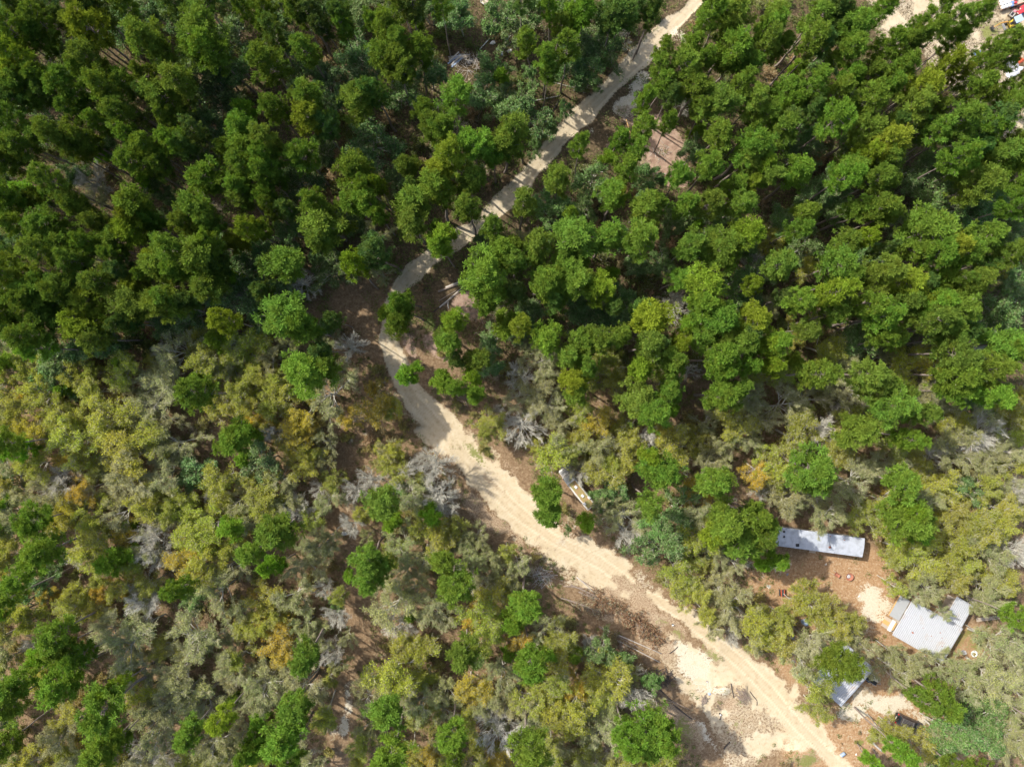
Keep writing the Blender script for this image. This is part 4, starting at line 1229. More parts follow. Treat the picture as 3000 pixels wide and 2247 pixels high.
def corrugated(L, Wd, rows, amp, slope, overhang=0.15, ribs_along_width=True, thick=0.03):
    """a ribbed roof sheet L long and Wd wide whose ribs run across the width; rises by slope from -y to +y"""
    k = rows * 4
    m = MB()
    xs_ = [-L / 2 - overhang + (L + 2 * overhang) * i / k for i in range(k + 1)]
    y0, y1 = -Wd / 2 - overhang, Wd / 2 + overhang
    prof = (0, amp, amp, 0)
    top = []
    for i, x in enumerate(xs_):
        z = prof[i % 4]
        top.append((x, z))
    n = len(m.v)
    for x, z in top:
        for y, dz in ((y0, 0), (y1, slope), (y1, slope - thick), (y0, -thick)):
            m.v.append(Vector((x, y, z + dz if dz not in (-thick, slope - thick) else dz)))
    for i in range(k):
        a = n + i * 4
        for j in range(4):
            b = (j + 1) % 4
            m.f.append([a + j, a + b, a + 4 + b, a + 4 + j])
    m.f.append([n + 3, n + 2, n + 1, n])
    e = n + k * 4
    m.f.append([e, e + 1, e + 2, e + 3])
    return m


# ---- the long mobile home
c, ang, L, Wd = axes_of(HOME_PX, 2.95)
gz = ground_z(c.x, c.y)
home = thing("mobile_home", "long white-roofed single-wide mobile home beside the big pine clump", "mobile home", (c.x, c.y, gz), ang)
Hh = 2.95 - gz
MB().box((0, 0, 0.62 + (Hh - 0.82) / 2), (L - 0.24, Wd - 0.22, Hh - 0.82)).build("wall", W['siding'], home)
MB().box((0, 0, 0.30), (L - 0.4, Wd - 0.36, 0.64)).build("skirting", W['grey'], home)
rf = MB()
nseg = 10
ring = []
for i in range(nseg + 1):
    y = -Wd / 2 + Wd * i / nseg
    ring.append((y, 0.16 * (1 - (2 * i / nseg - 1) ** 2)))
prof = [(y, z) for y, z in ring] + [(Wd / 2, -0.16), (-Wd / 2, -0.16)]
rf.loft([[(x, y, z) for y, z in prof] for x in (-L / 2, L / 2)])
roof = rf.build("roof", W['white_metal'], home, (0, 0, Hh - 0.06), 0)
sm = MB()
for i in range(1, 13):
    x = -L / 2 + L * i / 13
    sm.loft([[(x - 0.03, y, z + 0.004), (x + 0.03, y, z + 0.004), (x + 0.02, y, z + 0.028), (x - 0.02, y, z + 0.028)] for y, z in ring])
sm.build("seam", W['white_metal'], roof)
for x, y, s in ((-5.9, 0.95, .34), (-5.75, 0.1, .28), (-3.35, -1.0, .52), (2.05, -0.62, .36), (1.9, 1.2, .16), (4.3, .9, .14)):
    v_ = MB().box((0, 0, 0.10), (s, s * 0.9, 0.22), 0.2, bev=0.03).build("roof_vent", W['dark'] if s > .25 and x < 0 else W['rust'], home, (x, y, Hh + 0.04), 0)
windows(home, [((x, -Wd / 2 + 0.10, 2.0), 0) for x in (-5.5, -2.0, 3.2, 6.0)] + [((x, Wd / 2 - 0.10, 2.0), 0) for x in (-4.5, 0.5, 5.0)], 0.95, 0.9)
d = MB().box((0, 0, 1.0), (0.9, 0.06, 2.0)).build("door", W['white'], home, (0.6, -Wd / 2 + 0.10, 0.75), 0)
MB().box((0.35, -0.05, 1.0), (0.05, 0.06, 0.16)).build("handle", W['dark'], d)
st = MB()
for i in range(3):
    st.box((0.6, -Wd / 2 - 0.18 - 0.28 * (2 - i), 0.12 + 0.2 * i), (1.1, 0.30, 0.06))
    st.box((0.15, -Wd / 2 - 0.18 - 0.28 * (2 - i), 0.05 + 0.1 * i), (0.06, 0.24, 0.10 + 0.2 * i - 0.02))
    st.box((1.05, -Wd / 2 - 0.18 - 0.28 * (2 - i), 0.05 + 0.1 * i), (0.06, 0.24, 0.10 + 0.2 * i - 0.02))
st.build("steps", W['plank'], home)

# ---- the tin-roofed house with its porch and wing
c, ang, L, Wd = axes_of(HOUSE_PX, 2.6)
gz = ground_z(c.x, c.y)
house = thing("metal_roof_house", "house under a broad white corrugated roof with a grey porch roof", "house", (c.x, c.y, gz), ang)
inv = Matrix.Rotation(-ang, 3, 'Z')


def house_xy(p, z):
    """a pixel of the house's roof in the house's own plan axes"""
    q = inv @ (at(p[0], p[1], z) - Vector((c.x, c.y, 0)))
    return q.x, q.y


hb = 2.6 - gz
MB().box((0, 0, (hb - 0.16) / 2), (L - 0.5, Wd - 0.5, hb - 0.16)).build("wall", W['siding'], house)
corrugated(L, Wd, 30, 0.035, 0.10, 0.06).build("roof", W['tin'], house, (0, 0, hb - 0.02), 0)
ex = [house_xy(p, 2.6) for p in EXT_PX]
ecx, ecy = sum(p[0] for p in ex) / 4, sum(p[1] for p in ex) / 4
eL = ((ex[3][0] - ex[0][0]) + (ex[2][0] - ex[1][0])) / 2
eW = abs(((ex[1][1] - ex[0][1]) + (ex[2][1] - ex[3][1])) / 2)
y0e, y1e = Wd / 2 + 0.08, Wd / 2 + eW
MB().box((ecx, (y0e + y1e) / 2 - 0.2, (hb - 0.2) / 2), (eL - 0.5, y1e - y0e - 0.3, hb - 0.2)).build("wing_wall", W['siding'], house)
corrugated(eL, y1e - y0e - 0.02, 10, 0.035, -0.06, 0.0).build("wing_roof", W['tin'], house, (ecx, (y0e + y1e) / 2 + 0.02, hb + 0.06), 0)
MB().box((L / 2 + 0.075, 0, hb - 0.10), (0.03, Wd + 0.1, 0.16)).build("fascia", W['red_siding'], house)
pp = [house_xy(p, 2.35) for p in PORCH_PX]
px0, px1 = min(p[0] for p in pp), -L / 2 - 0.09
py0, py1 = min(p[1] for p in pp) + .1, max(p[1] for p in pp) - .05
por = MB().box(((px0 + px1) / 2, (py0 + py1) / 2, hb - 0.24), (px1 - px0, py1 - py0, 0.07)).build("porch_roof", W['grey_roof'], house)
MB().box((px0 - 0.06, (py0 + py1) / 2, hb - 0.25), (0.10, py1 - py0, 0.14)).build("fascia_board", W['board'], por)
for y in (py0 + 0.15, (py0 + py1) / 2, py1 - 0.15):
    MB().box((px0 + 0.15, y, (hb - 0.28) / 2), (0.12, 0.12, hb - 0.28)).build("porch_post", W['plank'], house)
windows(house, [((x, -Wd / 2 + 0.25, 1.6), 0) for x in (-3.0, 0.2, 3.2)] + [((L / 2 - 0.25, y, 1.6), math.pi / 2) for y in (-1.8, 1.6)], 0.9, 1.0)
d = MB().box((0, 0, 1.0), (0.06, 0.9, 2.0)).build("door", W['white'], house, (-L / 2 + 0.25, 1.2, 0.3), 0)
MB().box((-0.05, 0.35, 1.0), (0.06, 0.05, 0.14)).build("handle", W['dark'], d)
for x, y, s in ((-2.1, -1.35, .38), (1.9, .9, .22), (0.9, -0.3, .2), (-1.0, .2, .16), (2.6, 0.3, .18), (3.3, -.9, .2)):
    pts = [(math.cos(a) * s * rnd.uniform(.35, .6), math.sin(a) * s * rnd.uniform(.35, .6), 0.0) for a in [6.283 * i / 9 for i in range(9)]]
    MB().loft([pts, [(p[0] * .8, p[1] * .8, 0.02) for p in pts]]).build("rust_patch", W['rust'], house, (x, y, hb + 0.058 + 0.1 * (y / Wd)), 0)
# ---- the small white lean-to next to the porch
s0 = [house_xy(T4(*p), 2.3) for p in ((622, 221), (645, 237), (622, 292), (592, 273))]
sx0, sx1 = min(p[0] for p in s0) - .05, -L / 2 - 0.10
sy0, sy1 = min(p[1] for p in s0) + 0.1, max(p[1] for p in s0) - 0.05
sh_c = Matrix.Rotation(ang, 3, 'Z') @ Vector(((sx0 + sx1) / 2, (sy0 + sy1) / 2, 0)) + Vector((c.x, c.y, gz))
shed = thing("lean_to_shed", "small white-topped lean-to shed with a bare plywood strip, under the porch corner", "shed", sh_c, ang)
sw, sd_ = sx1 - sx0, sy1 - sy0
MB().box((0, 0, 1.1), (sw - 0.16, sd_ - 0.16, 2.2)).build("wall", W['siding'], shed)
MB().box((-sw * 0.18, 0, 2.24), (sw * 0.64, sd_, 0.07)).build("roof", W['white'], shed)
MB().box((sw * 0.33, 0.12, 2.24), (sw * 0.34, sd_ * 0.7, 0.06)).build("plywood_panel", W['board'], shed)
MB().box((-sw / 2 + 0.05, 0, 0.95), (0.05, 0.7, 1.8)).build("door", W['board'], shed)

# ---- the cabin half hidden under the trees by the track
c, ang, L, Wd = axes_of(CABIN_PX, 2.6)
gz = ground_z(c.x, c.y)
cabin = thing("tin_roof_cabin", "silver tin-roofed cabin half hidden under leaves beside the sandy turnaround", "cabin", (c.x, c.y, gz), ang)
hb = 2.6 - gz
MB().box((0, 0, (hb - 0.16) / 2), (L - 0.5, Wd - 0.5, hb - 0.16)).build("wall", W['siding'], cabin)
corrugated(L, Wd, 19, 0.04, 0.04, 0.1).build("roof", W['tin'], cabin, (0, 0, hb), 0)
MB().box((L / 2 + 0.13, 0, hb - 0.07), (0.05, Wd + 0.2, 0.16)).build("fascia", W['trim_blue'], cabin)
bt = MB()
for i in range(11):
    y = -Wd / 2 + Wd * (i + .5) / 11
    bt.box((0, y, 0.055 + 0.04 * (y / Wd)), (L + 0.16, 0.05, 0.03))
bt.build("roof_batten", W['tin'], cabin, (0, 0, hb), 0)
windows(cabin, [((L / 2 - 0.25, y, 1.5), math.pi / 2) for y in (-2.6, 2.2)] + [((x, -Wd / 2 + 0.25, 1.5), 0) for x in (-1.5, 1.8)], 0.8, 0.9)
d = MB().box((0, 0, 1.0), (0.06, 0.9, 2.0)).build("door", W['white'], cabin, (L / 2 - 0.25, 0.0, 0.1), 0)
MB().box((0.05, 0.35, 1.0), (0.06, 0.05, 0.14)).build("handle", W['dark'], d)


# ---- vehicles
def wheel(parent, x, y, r=0.34, w=0.22):
    t = MB()
    prof = [(r * 0.62, -w / 2), (r * 0.93, -w / 2), (r, -w / 2 + 0.04), (r, w / 2 - 0.04), (r * 0.93, w / 2), (r * 0.62, w / 2)]
    t.loft([[(math.cos(a) * p, q, math.sin(a) * p) for p, q in prof] for a in [6.28318 * i / 18 for i in range(19)]], caps=False)
    hub = link("wheel", None, parent, (x, y, r))
    t.build("tyre", W['dark'], hub)
    rim = MB()
    rim.loft([[(math.cos(6.28318 * j / 14) * q, yy, math.sin(6.28318 * j / 14) * q) for j in range(14)] for q, yy in ((r * .62, -w * .42), (r * .62, w * .42))])
    rim.build("rim", W['grey'], hub)


a_, b_ = at(2634, 2107, 1.2), at(2698, 2136, 1.2)
cc = (a_ + b_) / 2
suv_L = 4.75
suv = thing("parked_suv", "dark brown SUV with a ribbed roof rack parked beside the yellow-green oak", "car", gp(*(cc.x * F_PX / (CAM_H - 1.2) + 1500, -cc.y * F_PX / (CAM_H - 1.2) + 1123.5)), math.atan2(b_.y - a_.y, b_.x - a_.x))
suv.location = (cc.x, cc.y, ground_z(cc.x, cc.y))
bd = MB()
hw = 0.92


def ringx(x, z0, z1, w0, w1):
    return [(x, -w0, z0), (x, -w0 * 1.02, (z0 + z1) / 2), (x, -w1, z1), (x, -w1 * .5, z1 + .02), (x, w1 * .5, z1 + .02), (x, w1, z1), (x, w0 * 1.02, (z0 + z1) / 2), (x, w0, z0)]


bd.loft([ringx(-2.36, .45, .85, .78, .76), ringx(-2.28, .34, 1.05, .88, .84), ringx(-1.9, .30, 1.08, hw, .88), ringx(0.9, .30, 1.08, hw, .88), ringx(1.3, .30, 1.02, hw, .86), ringx(2.05, .32, .95, .90, .80), ringx(2.34, .42, .80, .80, .70)])
bd.build("body", W['car'], suv)
cb = MB()
cb.loft([ringx(-2.18, 1.06, 1.15, .84, .80), ringx(-1.92, 1.06, 1.70, .85, .68), ringx(0.35, 1.06, 1.74, .85, .68), ringx(1.25, 1.02, 1.08, .84, .74)])
cb.build("cabin_shell", W['car'], suv)
wsd = MB().quad((0.50, -.64, 1.665), (0.50, .64, 1.665), (1.24, .74, 1.125), (1.24, -.74, 1.125))
wsd.build("windscreen", W['glass'], suv)
MB().quad((-2.185, -.70, 1.20), (-2.185, .70, 1.20), (-1.955, .62, 1.65), (-1.955, -.62, 1.65)).build("rear_window", W['glass'], suv)
for s in (-1, 1):
    MB().quad((-1.75, s * .838, 1.17), (.55, s * .838, 1.17), (.25, s * .725, 1.62), (-1.75, s * .725, 1.62)).build("side_window", W['glass'], suv)
    MB().box((-2.27, s * .74, .92), (.16, .20, .32), bev=.03).build("tail_light", W['red_lamp'], suv)
    MB().box((2.24, s * .64, .74), (.18, .28, .16), bev=.04).build("headlight", W['white'], suv)
    MB().box((.85, s * 1.02, 1.14), (.14, .18, .14), bev=.03).build("mirror", W['car'], suv)
    for x in (-1.45, 1.45):
        wheel(suv, x, s * .80)
rk = MB()
for y in (-.56, -.34, -.12, .12, .34, .56):
    rk.box((-.78, y, 1.80), (2.05, .05, .05))
for x in (-1.75, .15):
    rk.box((x, 0, 1.785), (.06, 1.28, .04))
rk.build("roof_rack", W['rail'], suv)
MB().box((-2.38, 0, .52), (.14, 1.6, .22), bev=.05).build("rear_bumper", W['dark'], suv)
MB().box((2.36, 0, .50), (.14, 1.55, .24), bev=.05).build("front_bumper", W['dark'], suv)
MB().box((-2.37, 0, .78), (.03, .46, .16)).build("number_plate", W['white'], suv)

p0, p1 = at(*T4(492, 498), 0.9), at(*T4(545, 532), 0.9)
tcn = (p0 + p1) / 2
tr = thing("utility_trailer", "small dark utility trailer with white junk, backed against the tin cabin's end", "trailer", (tcn.x, tcn.y, ground_z(tcn.x, tcn.y)), math.atan2(p1.y - p0.y, p1.x - p0.x))
MB().box((0, 0, .52), (2.5, 1.3, .06)).build("bed", W['dark'], tr)
for s in (-1, 1):
    MB().box((0, s * .665, .74), (2.5, .04, .40)).build("side_rail", W['trim_blue'], tr)
    wheel(tr, -.1, s * .83, .30, .18)
MB().box((-1.27, 0, .74), (.04, 1.37, .40)).build("tailgate", W['trim_blue'], tr)
MB().tube([(1.25, -.4, .5), (1.95, 0, .48)], .035).tube([(1.25, .4, .5), (1.95, 0, .48)], .035).build("drawbar", W['grey'], tr)
cg = thing("junk_bundle", "white bundle of junk lying on the dark utility trailer", "bundle", tr.location + Matrix.Rotation(tr.rotation_euler.z, 3, 'Z') @ Vector((.55, .22, .56)), tr.rotation_euler.z + .3)
bb = MB()
for i in range(7):
    bb.box((rnd.uniform(-.5, .5), rnd.uniform(-.25, .25), .10 + .07 * rnd.random()), (rnd.uniform(.3, .8), rnd.uniform(.1, .3), .12), rnd.uniform(-.6, .6), rnd.uniform(-.2, .2), 0, .03)
bb.build("sacks", W['dirty_white'], cg)

# ---- the abandoned camper
c, ang, L, Wd = axes_of([CAMPER_PX[1], CAMPER_PX[2], CAMPER_PX[3], CAMPER_PX[0]], 2.9)
gz = ground_z(c.x, c.y)
cam_t = thing("old_camper", "abandoned white camper with a leaf-covered brown roof beside the track's lone pine", "camper", (c.x, c.y, gz), ang)
hb = 2.9 - gz
bd = MB()
bd.loft([[(-L / 2 + dx, y, z) for y, z in ((-Wd / 2, .5), (Wd / 2, .5), (Wd / 2, hb - .25), (Wd / 2 - .12, hb - .1), (-Wd / 2 + .12, hb - .1), (-Wd / 2, hb - .25))] for dx in (0, .4)] + [[(L / 2 + dx, y, z) for y, z in ((-Wd / 2, .5), (Wd / 2, .5), (Wd / 2, hb - .25), (Wd / 2 - .12, hb - .1), (-Wd / 2 + .12, hb - .1), (-Wd / 2, hb - .25))] for dx in (-.4, 0)])
bd.build("body", W['dirty_white'], cam_t)
MB().box((.55, 0, hb - .055), (L - 1.5, Wd - .5, .07)).build("leaf_litter_roof", W['moss'], cam_t)
MB().box((-L / 2 + .55, .15, hb - .04), (.65, Wd - .45, .08), 0.05, bev=.02).build("roof_pod", W['dirty_white'], cam_t)
MB().box((-L / 2 - .62, 0, 1.0), (1.3, Wd * .86, .9), bev=.2).build("nose", W['dirty_white'], cam_t)
for i in range(4):
    MB().box((-L / 2 - .95 + .28 * i, 0, 1.47), (.10, Wd * .8, .05)).build("nose_bar", W['grey'], cam_t)
for x, y in ((-1.0, .05), (.85, .02), (2.1, -.55), (1.75, .72)):
    v_ = MB().box((0, 0, .10), (.50, .44, .20), .1, bev=.04).build("roof_vent", W['white'], cam_t, (x, y, hb - .03), 0)
windows(cam_t, [((x, s * (Wd / 2 + .0), 1.75), 0) for x in (-2, 0.2, 2.2) for s in (-1, 1)], .8, .6)
d = MB().box((0, 0, 0), (.65, .05, 1.7)).build("door", W['white'], cam_t, (1.2, Wd / 2 + .01, 1.45), 0)
MB().box((.25, .04, 0), (.05, .05, .12)).build("handle", W['dark'], d)
for s in (-1, 1):
    for x in (-.4, .55):
        wheel(cam_t, x, s * (Wd / 2 - .12), .34, .2)


# ---- yard things
def pxthing(name, label, cat, u, v, rz=0.0, group=None, dz=0.0):
    return thing(name, label, cat, gp(u, v, dz), rz, group)


t = pxthing("picnic_table", "small picnic table with orange-red and black slats on the pine straw", "picnic table", 2289, 1733, R(92))
tp = MB()
for i, y in enumerate((-.14, .02, .18)):
    tp.box((0, y, .74), (1.15, .14, .04))
tp.build("table_top", W['black'], t)
for y in (-.245, .285):
    MB().box((0, y, .745), (1.18, .11, .05)).build("edge_slat", W['orange_red'], t)
for s in (-1, 1):
    MB().box((0, .02 + s * .46, .44), (1.15, .17, .04)).build("bench", W['black'], t)
    MB().tube([(s * .42, -.44, 0), (s * .42, -.05, .72)], .03, 6).tube([(s * .42, .48, 0), (s * .42, .09, .72)], .03, 6).box((s * .42, .02, .40), (.05, 1.05, .05)).build("leg_frame", W['black'], t)

t = pxthing("fire_bowl", "round rusty fire bowl holding grey ash in the yard", "fire pit", 2486, 1688)
bw = MB()
k = 22
rr = [(.18, .08), (.50, .22), (.66, .52), (.62, .53), (.46, .26), (.16, .13)]
bw.loft([[(math.cos(6.28318 * j / k) * r_, math.sin(6.28318 * j / k) * r_, z) for j in range(k)] for r_, z in rr], caps=True)
bw.build("bowl", W['rust'], t, smooth=True)
for i in range(3):
    a = 2.1 * i
    MB().tube([(math.cos(a) * .5, math.sin(a) * .5, 0), (math.cos(a) * .42, math.sin(a) * .42, .22)], .025, 6).build("leg", W['dark'], t)
as_ = MB().cyl((-.06, .04, .24), .34, .10, 14, .22).build("ash_heap", W['ash'], t)

t = pxthing("wheelbarrow", "little red wheelbarrow tipped beside the fire bowl", "wheelbarrow", 2449, 1682, R(-35))
tb = MB()
tb.loft([[(-.35, -.22, .32), (.30, -.18, .30), (.30, .18, .30), (-.35, .22, .32)], [(-.52, -.34, .60), (.50, -.28, .56), (.50, .28, .56), (-.52, .34, .60)], [(-.48, -.31, .60), (.46, -.25, .56), (.46, .25, .56), (-.48, .31, .60)], [(-.33, -.20, .36), (.28, -.16, .34), (.28, .16, .34), (-.33, .20, .36)]])
tb.build("tray", W['rust'], t)
for s in (-1, 1):
    MB().tube([(.62, s * .06, .18), (-.2, s * .20, .33), (-1.0, s * .30, .52)], .022, 6).build("handle", W['dirty_white'], t)
    MB().tube([(-.25, s * .22, .32), (-.32, s * .24, 0)], .02, 6).build("leg", W['dark'], t)
wh = MB()
wh.loft([[(.66 + math.cos(a) * q, yy, .18 + math.sin(a) * q) for q, yy in ((.10, -.05), (.18, -.05), (.18, .05), (.10, .05))] for a in [6.28318 * i / 14 for i in range(15)]], caps=False)
wh.build("wheel", W['dark'], t)


def tarp(name, label, cat, u, v, r, mat, h=.35, seed=1, rz=0.0, sx=1.0):
    """a crumpled sheet or bag, lying on the ground"""
    g_ = random.Random(seed)
    k, n = 20, 6
    ph = [g_.uniform(0, 6.28) for _ in range(4)]
    rings = []
    for i in range(n + 1):
        f = 1 - i / n
        z = h * (1 - f ** 1.8)
        rings.append([(math.cos(a) * r * sx * f * (1 + .14 * math.sin(3 * a + ph[0]) + .08 * math.sin(7 * a + ph[1])), math.sin(a) * r * f * (1 + .14 * math.sin(3 * a + ph[0]) + .08 * math.sin(5 * a + ph[2])), max(.0, z + (.10 * h * math.sin(6 * a + ph[3] + i) if 0 < i < n else 0))) for a in [6.28318 * j / k for j in range(k)]])
    rings[-1] = [(p[0] + .01 * math.cos(j), p[1] + .01 * math.sin(j), p[2]) for j, p in enumerate(rings[-1])]
    m = MB().loft(rings)
    o = m.build(name, mat, None, gp(u, v, -.02), rz)
    return tag(o, label, cat)


tarp("tarp", "crumpled bright blue tarp at the edge of the track by the cabin", "tarp", 2356, 1976, .62, W['blue'], .30, 3, .4, 1.4)
tarp("tarp", "scrap of blue tarp lying nearest the sandy turnaround", "tarp", 2346, 1978, .35, W['blue'], .16, 4, 2.0, 1.8)
tarp("cloth_heap", "orange-brown heap of cloth just above the blue tarps", "cloth heap", 2352, 1963, .5, W['board'], .3, 8, .3, 1.3)
tarp("covered_heap", "pale blue sheet over a rounded heap between the oaks of the yard", "heap", 2359, 1822, .62, W['pale_blue'], .55, 5, -.5, 1.2)
tarp("rubbish_bag", "white rubbish bag on the straw next to the pale blue heap", "bag", 2389, 1820, .28, W['white'], .3, 6, -.4, 1.4)
tarp("rubbish_bag", "grey bag half under the oaks on the cabin's track side", "bag", 2323, 1867, .33, W['grey'], .4, 7, .9, 1.3)
tarp("rubbish_bag", "small pale bag near the blue tarps by the track", "bag", 2322, 1936, .22, W['dirty_white'], .22, 9, .2, 1.6)
tarp("rubbish_bag", "white rubbish bag in the shade of the narrow clearing", "bag", 1008, 1563, .42, W['white'], .3, 12, .2, 1.3)
for u, v, s, lb in ((2420, 1653, .16, "pale scrap lying in the yard above the wheelbarrow"), (2517, 1746, .2, "pale flat scrap between fire bowl and white sand patch"), (2307, 1682, .2, "grey stump-like lump in the pine's shade near the mobile home"), (2252, 1718, .3, "white lump on the ground beyond the picnic table"),
                    (2508, 2209, .15, "pale scrap next to the dark blue barrel")):
    tarp("litter_scrap", lb, "scrap", u, v, s, W['dirty_white'] if 'grey' not in lb else W['grey'], .18, int(u), u, 1.4)

t = pxthing("barrel", "dark blue barrel with a white lid lying by the lower yard", "barrel", 2466, 2206, .6)
br = MB()
br.loft([[(x, math.cos(6.28318 * j / 16) * q, .30 + math.sin(6.28318 * j / 16) * q) for j in range(16)] for x, q in ((-.42, .26), (-.40, .28), (-.15, .295), (.15, .295), (.40, .28), (.42, .26))])
br.build("drum", W['trim_blue'], t, smooth=True)
MB().loft([[(x, math.cos(6.28318 * j / 16) * .25, .30 + math.sin(6.28318 * j / 16) * .25) for j in range(16)] for x in (-.45, -.415)]).build("lid", W['white'], t)

t = pxthing("plastic_basin", "white round basin lying open on the grass behind the house", "basin", 2853, 1914, .5)
bs = MB()
k = 20
bs.loft([[(math.cos(6.28318 * j / k) * r_, math.sin(6.28318 * j / k) * r_, z) for j in range(k)] for r_, z in ((.30, 0), (.52, .06), (.58, .20), (.50, .21), (.44, .10), (.28, .06))])
bs.build("bowl", W['white'], t, smooth=True)
tarp("leaf_heap", "brown leaves heaped inside the white basin", "leaves", 2855, 1916, .30, W['moss'], .16, 21).location.z += .07
t = pxthing("utility_box", "grey weathered box on the grass near the house's end wall", "box", 2820, 1909, .4)
MB().box((0, 0, .28), (.62, .56, .56), bev=.06).build("case", W['grey'], t)
MB().box((0, 0, .585), (.68, .62, .05), bev=.02).build("lid", W['ash'], t)

t = pxthing("plank_walkway", "narrow plank walkway running out from the house wing", "walkway", 2910, 1809, R(7))
pk = MB()
for i in range(26):
    pk.box((-2.9 + i * .225, rnd.uniform(-.02, .02), .14), (.19, .62, .04), rnd.uniform(-.03, .03))
pk.build("deck_plank", W['plank'], t)
for s in (-1, 1):
    MB().box((0, s * .24, .07), (5.9, .08, .09)).build("joist", W['plank'], t)
MB().box((2.85, -.35, .16), (1.0, 1.0, .05), .05).build("landing", W['dirty_white'], t)
t = pxthing("plank_rail", "short pale rail standing by the plank walkway's far end", "rail", 2937, 1778, R(-72))
for x in (-.8, .8):
    MB().box((x, 0, .4), (.09, .09, .8)).build("post", W['plank'], t)
MB().box((0, 0, .84), (1.9, .16, .06)).build("top_board", W['plank'], t)


# ---- logs, brush and burnt wood
def log(name, label, cat, u0, v0, u1, v1, r0, r1, mat, lift=0.0, bend=.15, sides=8, group=None, stubs=0):
    a, b = gp(u0, v0), gp(u1, v1)
    a.z += r0 * .8 + lift
    b.z += r1 * .8
    n = 7
    pts = []
    sd = Vector((-(b - a).y, (b - a).x, 0)).normalized()
    w_ = rnd.uniform(-bend, bend)
    for i in range(n):
        t_ = i / (n - 1)
        p = a.lerp(b, t_) + sd * w_ * math.sin(t_ * 3.1)
        pts.append(p - a)
    m = MB().tube(pts, [r0 + (r1 - r0) * i / (n - 1) for i in range(n)], sides)
    o = thing(name, label, cat, a, 0, group)
    m.build("stem", mat, o, smooth=True)
    if stubs:
        sb = MB()
        for i in range(stubs):
            t_ = rnd.uniform(.4, .95)
            p = (b - a) * t_
            dd = ((b - a).normalized() * rnd.uniform(.3, 1) + sd * rnd.choice((-1, 1)) * rnd.uniform(.4, 1) + Vector((0, 0, rnd.uniform(0, .5)))).normalized()
            sb.tube([p, p + dd * rnd.uniform(.5, 1.4), p + dd * rnd.uniform(1.5, 2.2) + Vector((0, 0, -.1))], [r1 * .9, r1 * .6, r1 * .25], 5)
        sb.build("branch_stubs", mat, o)
    return o


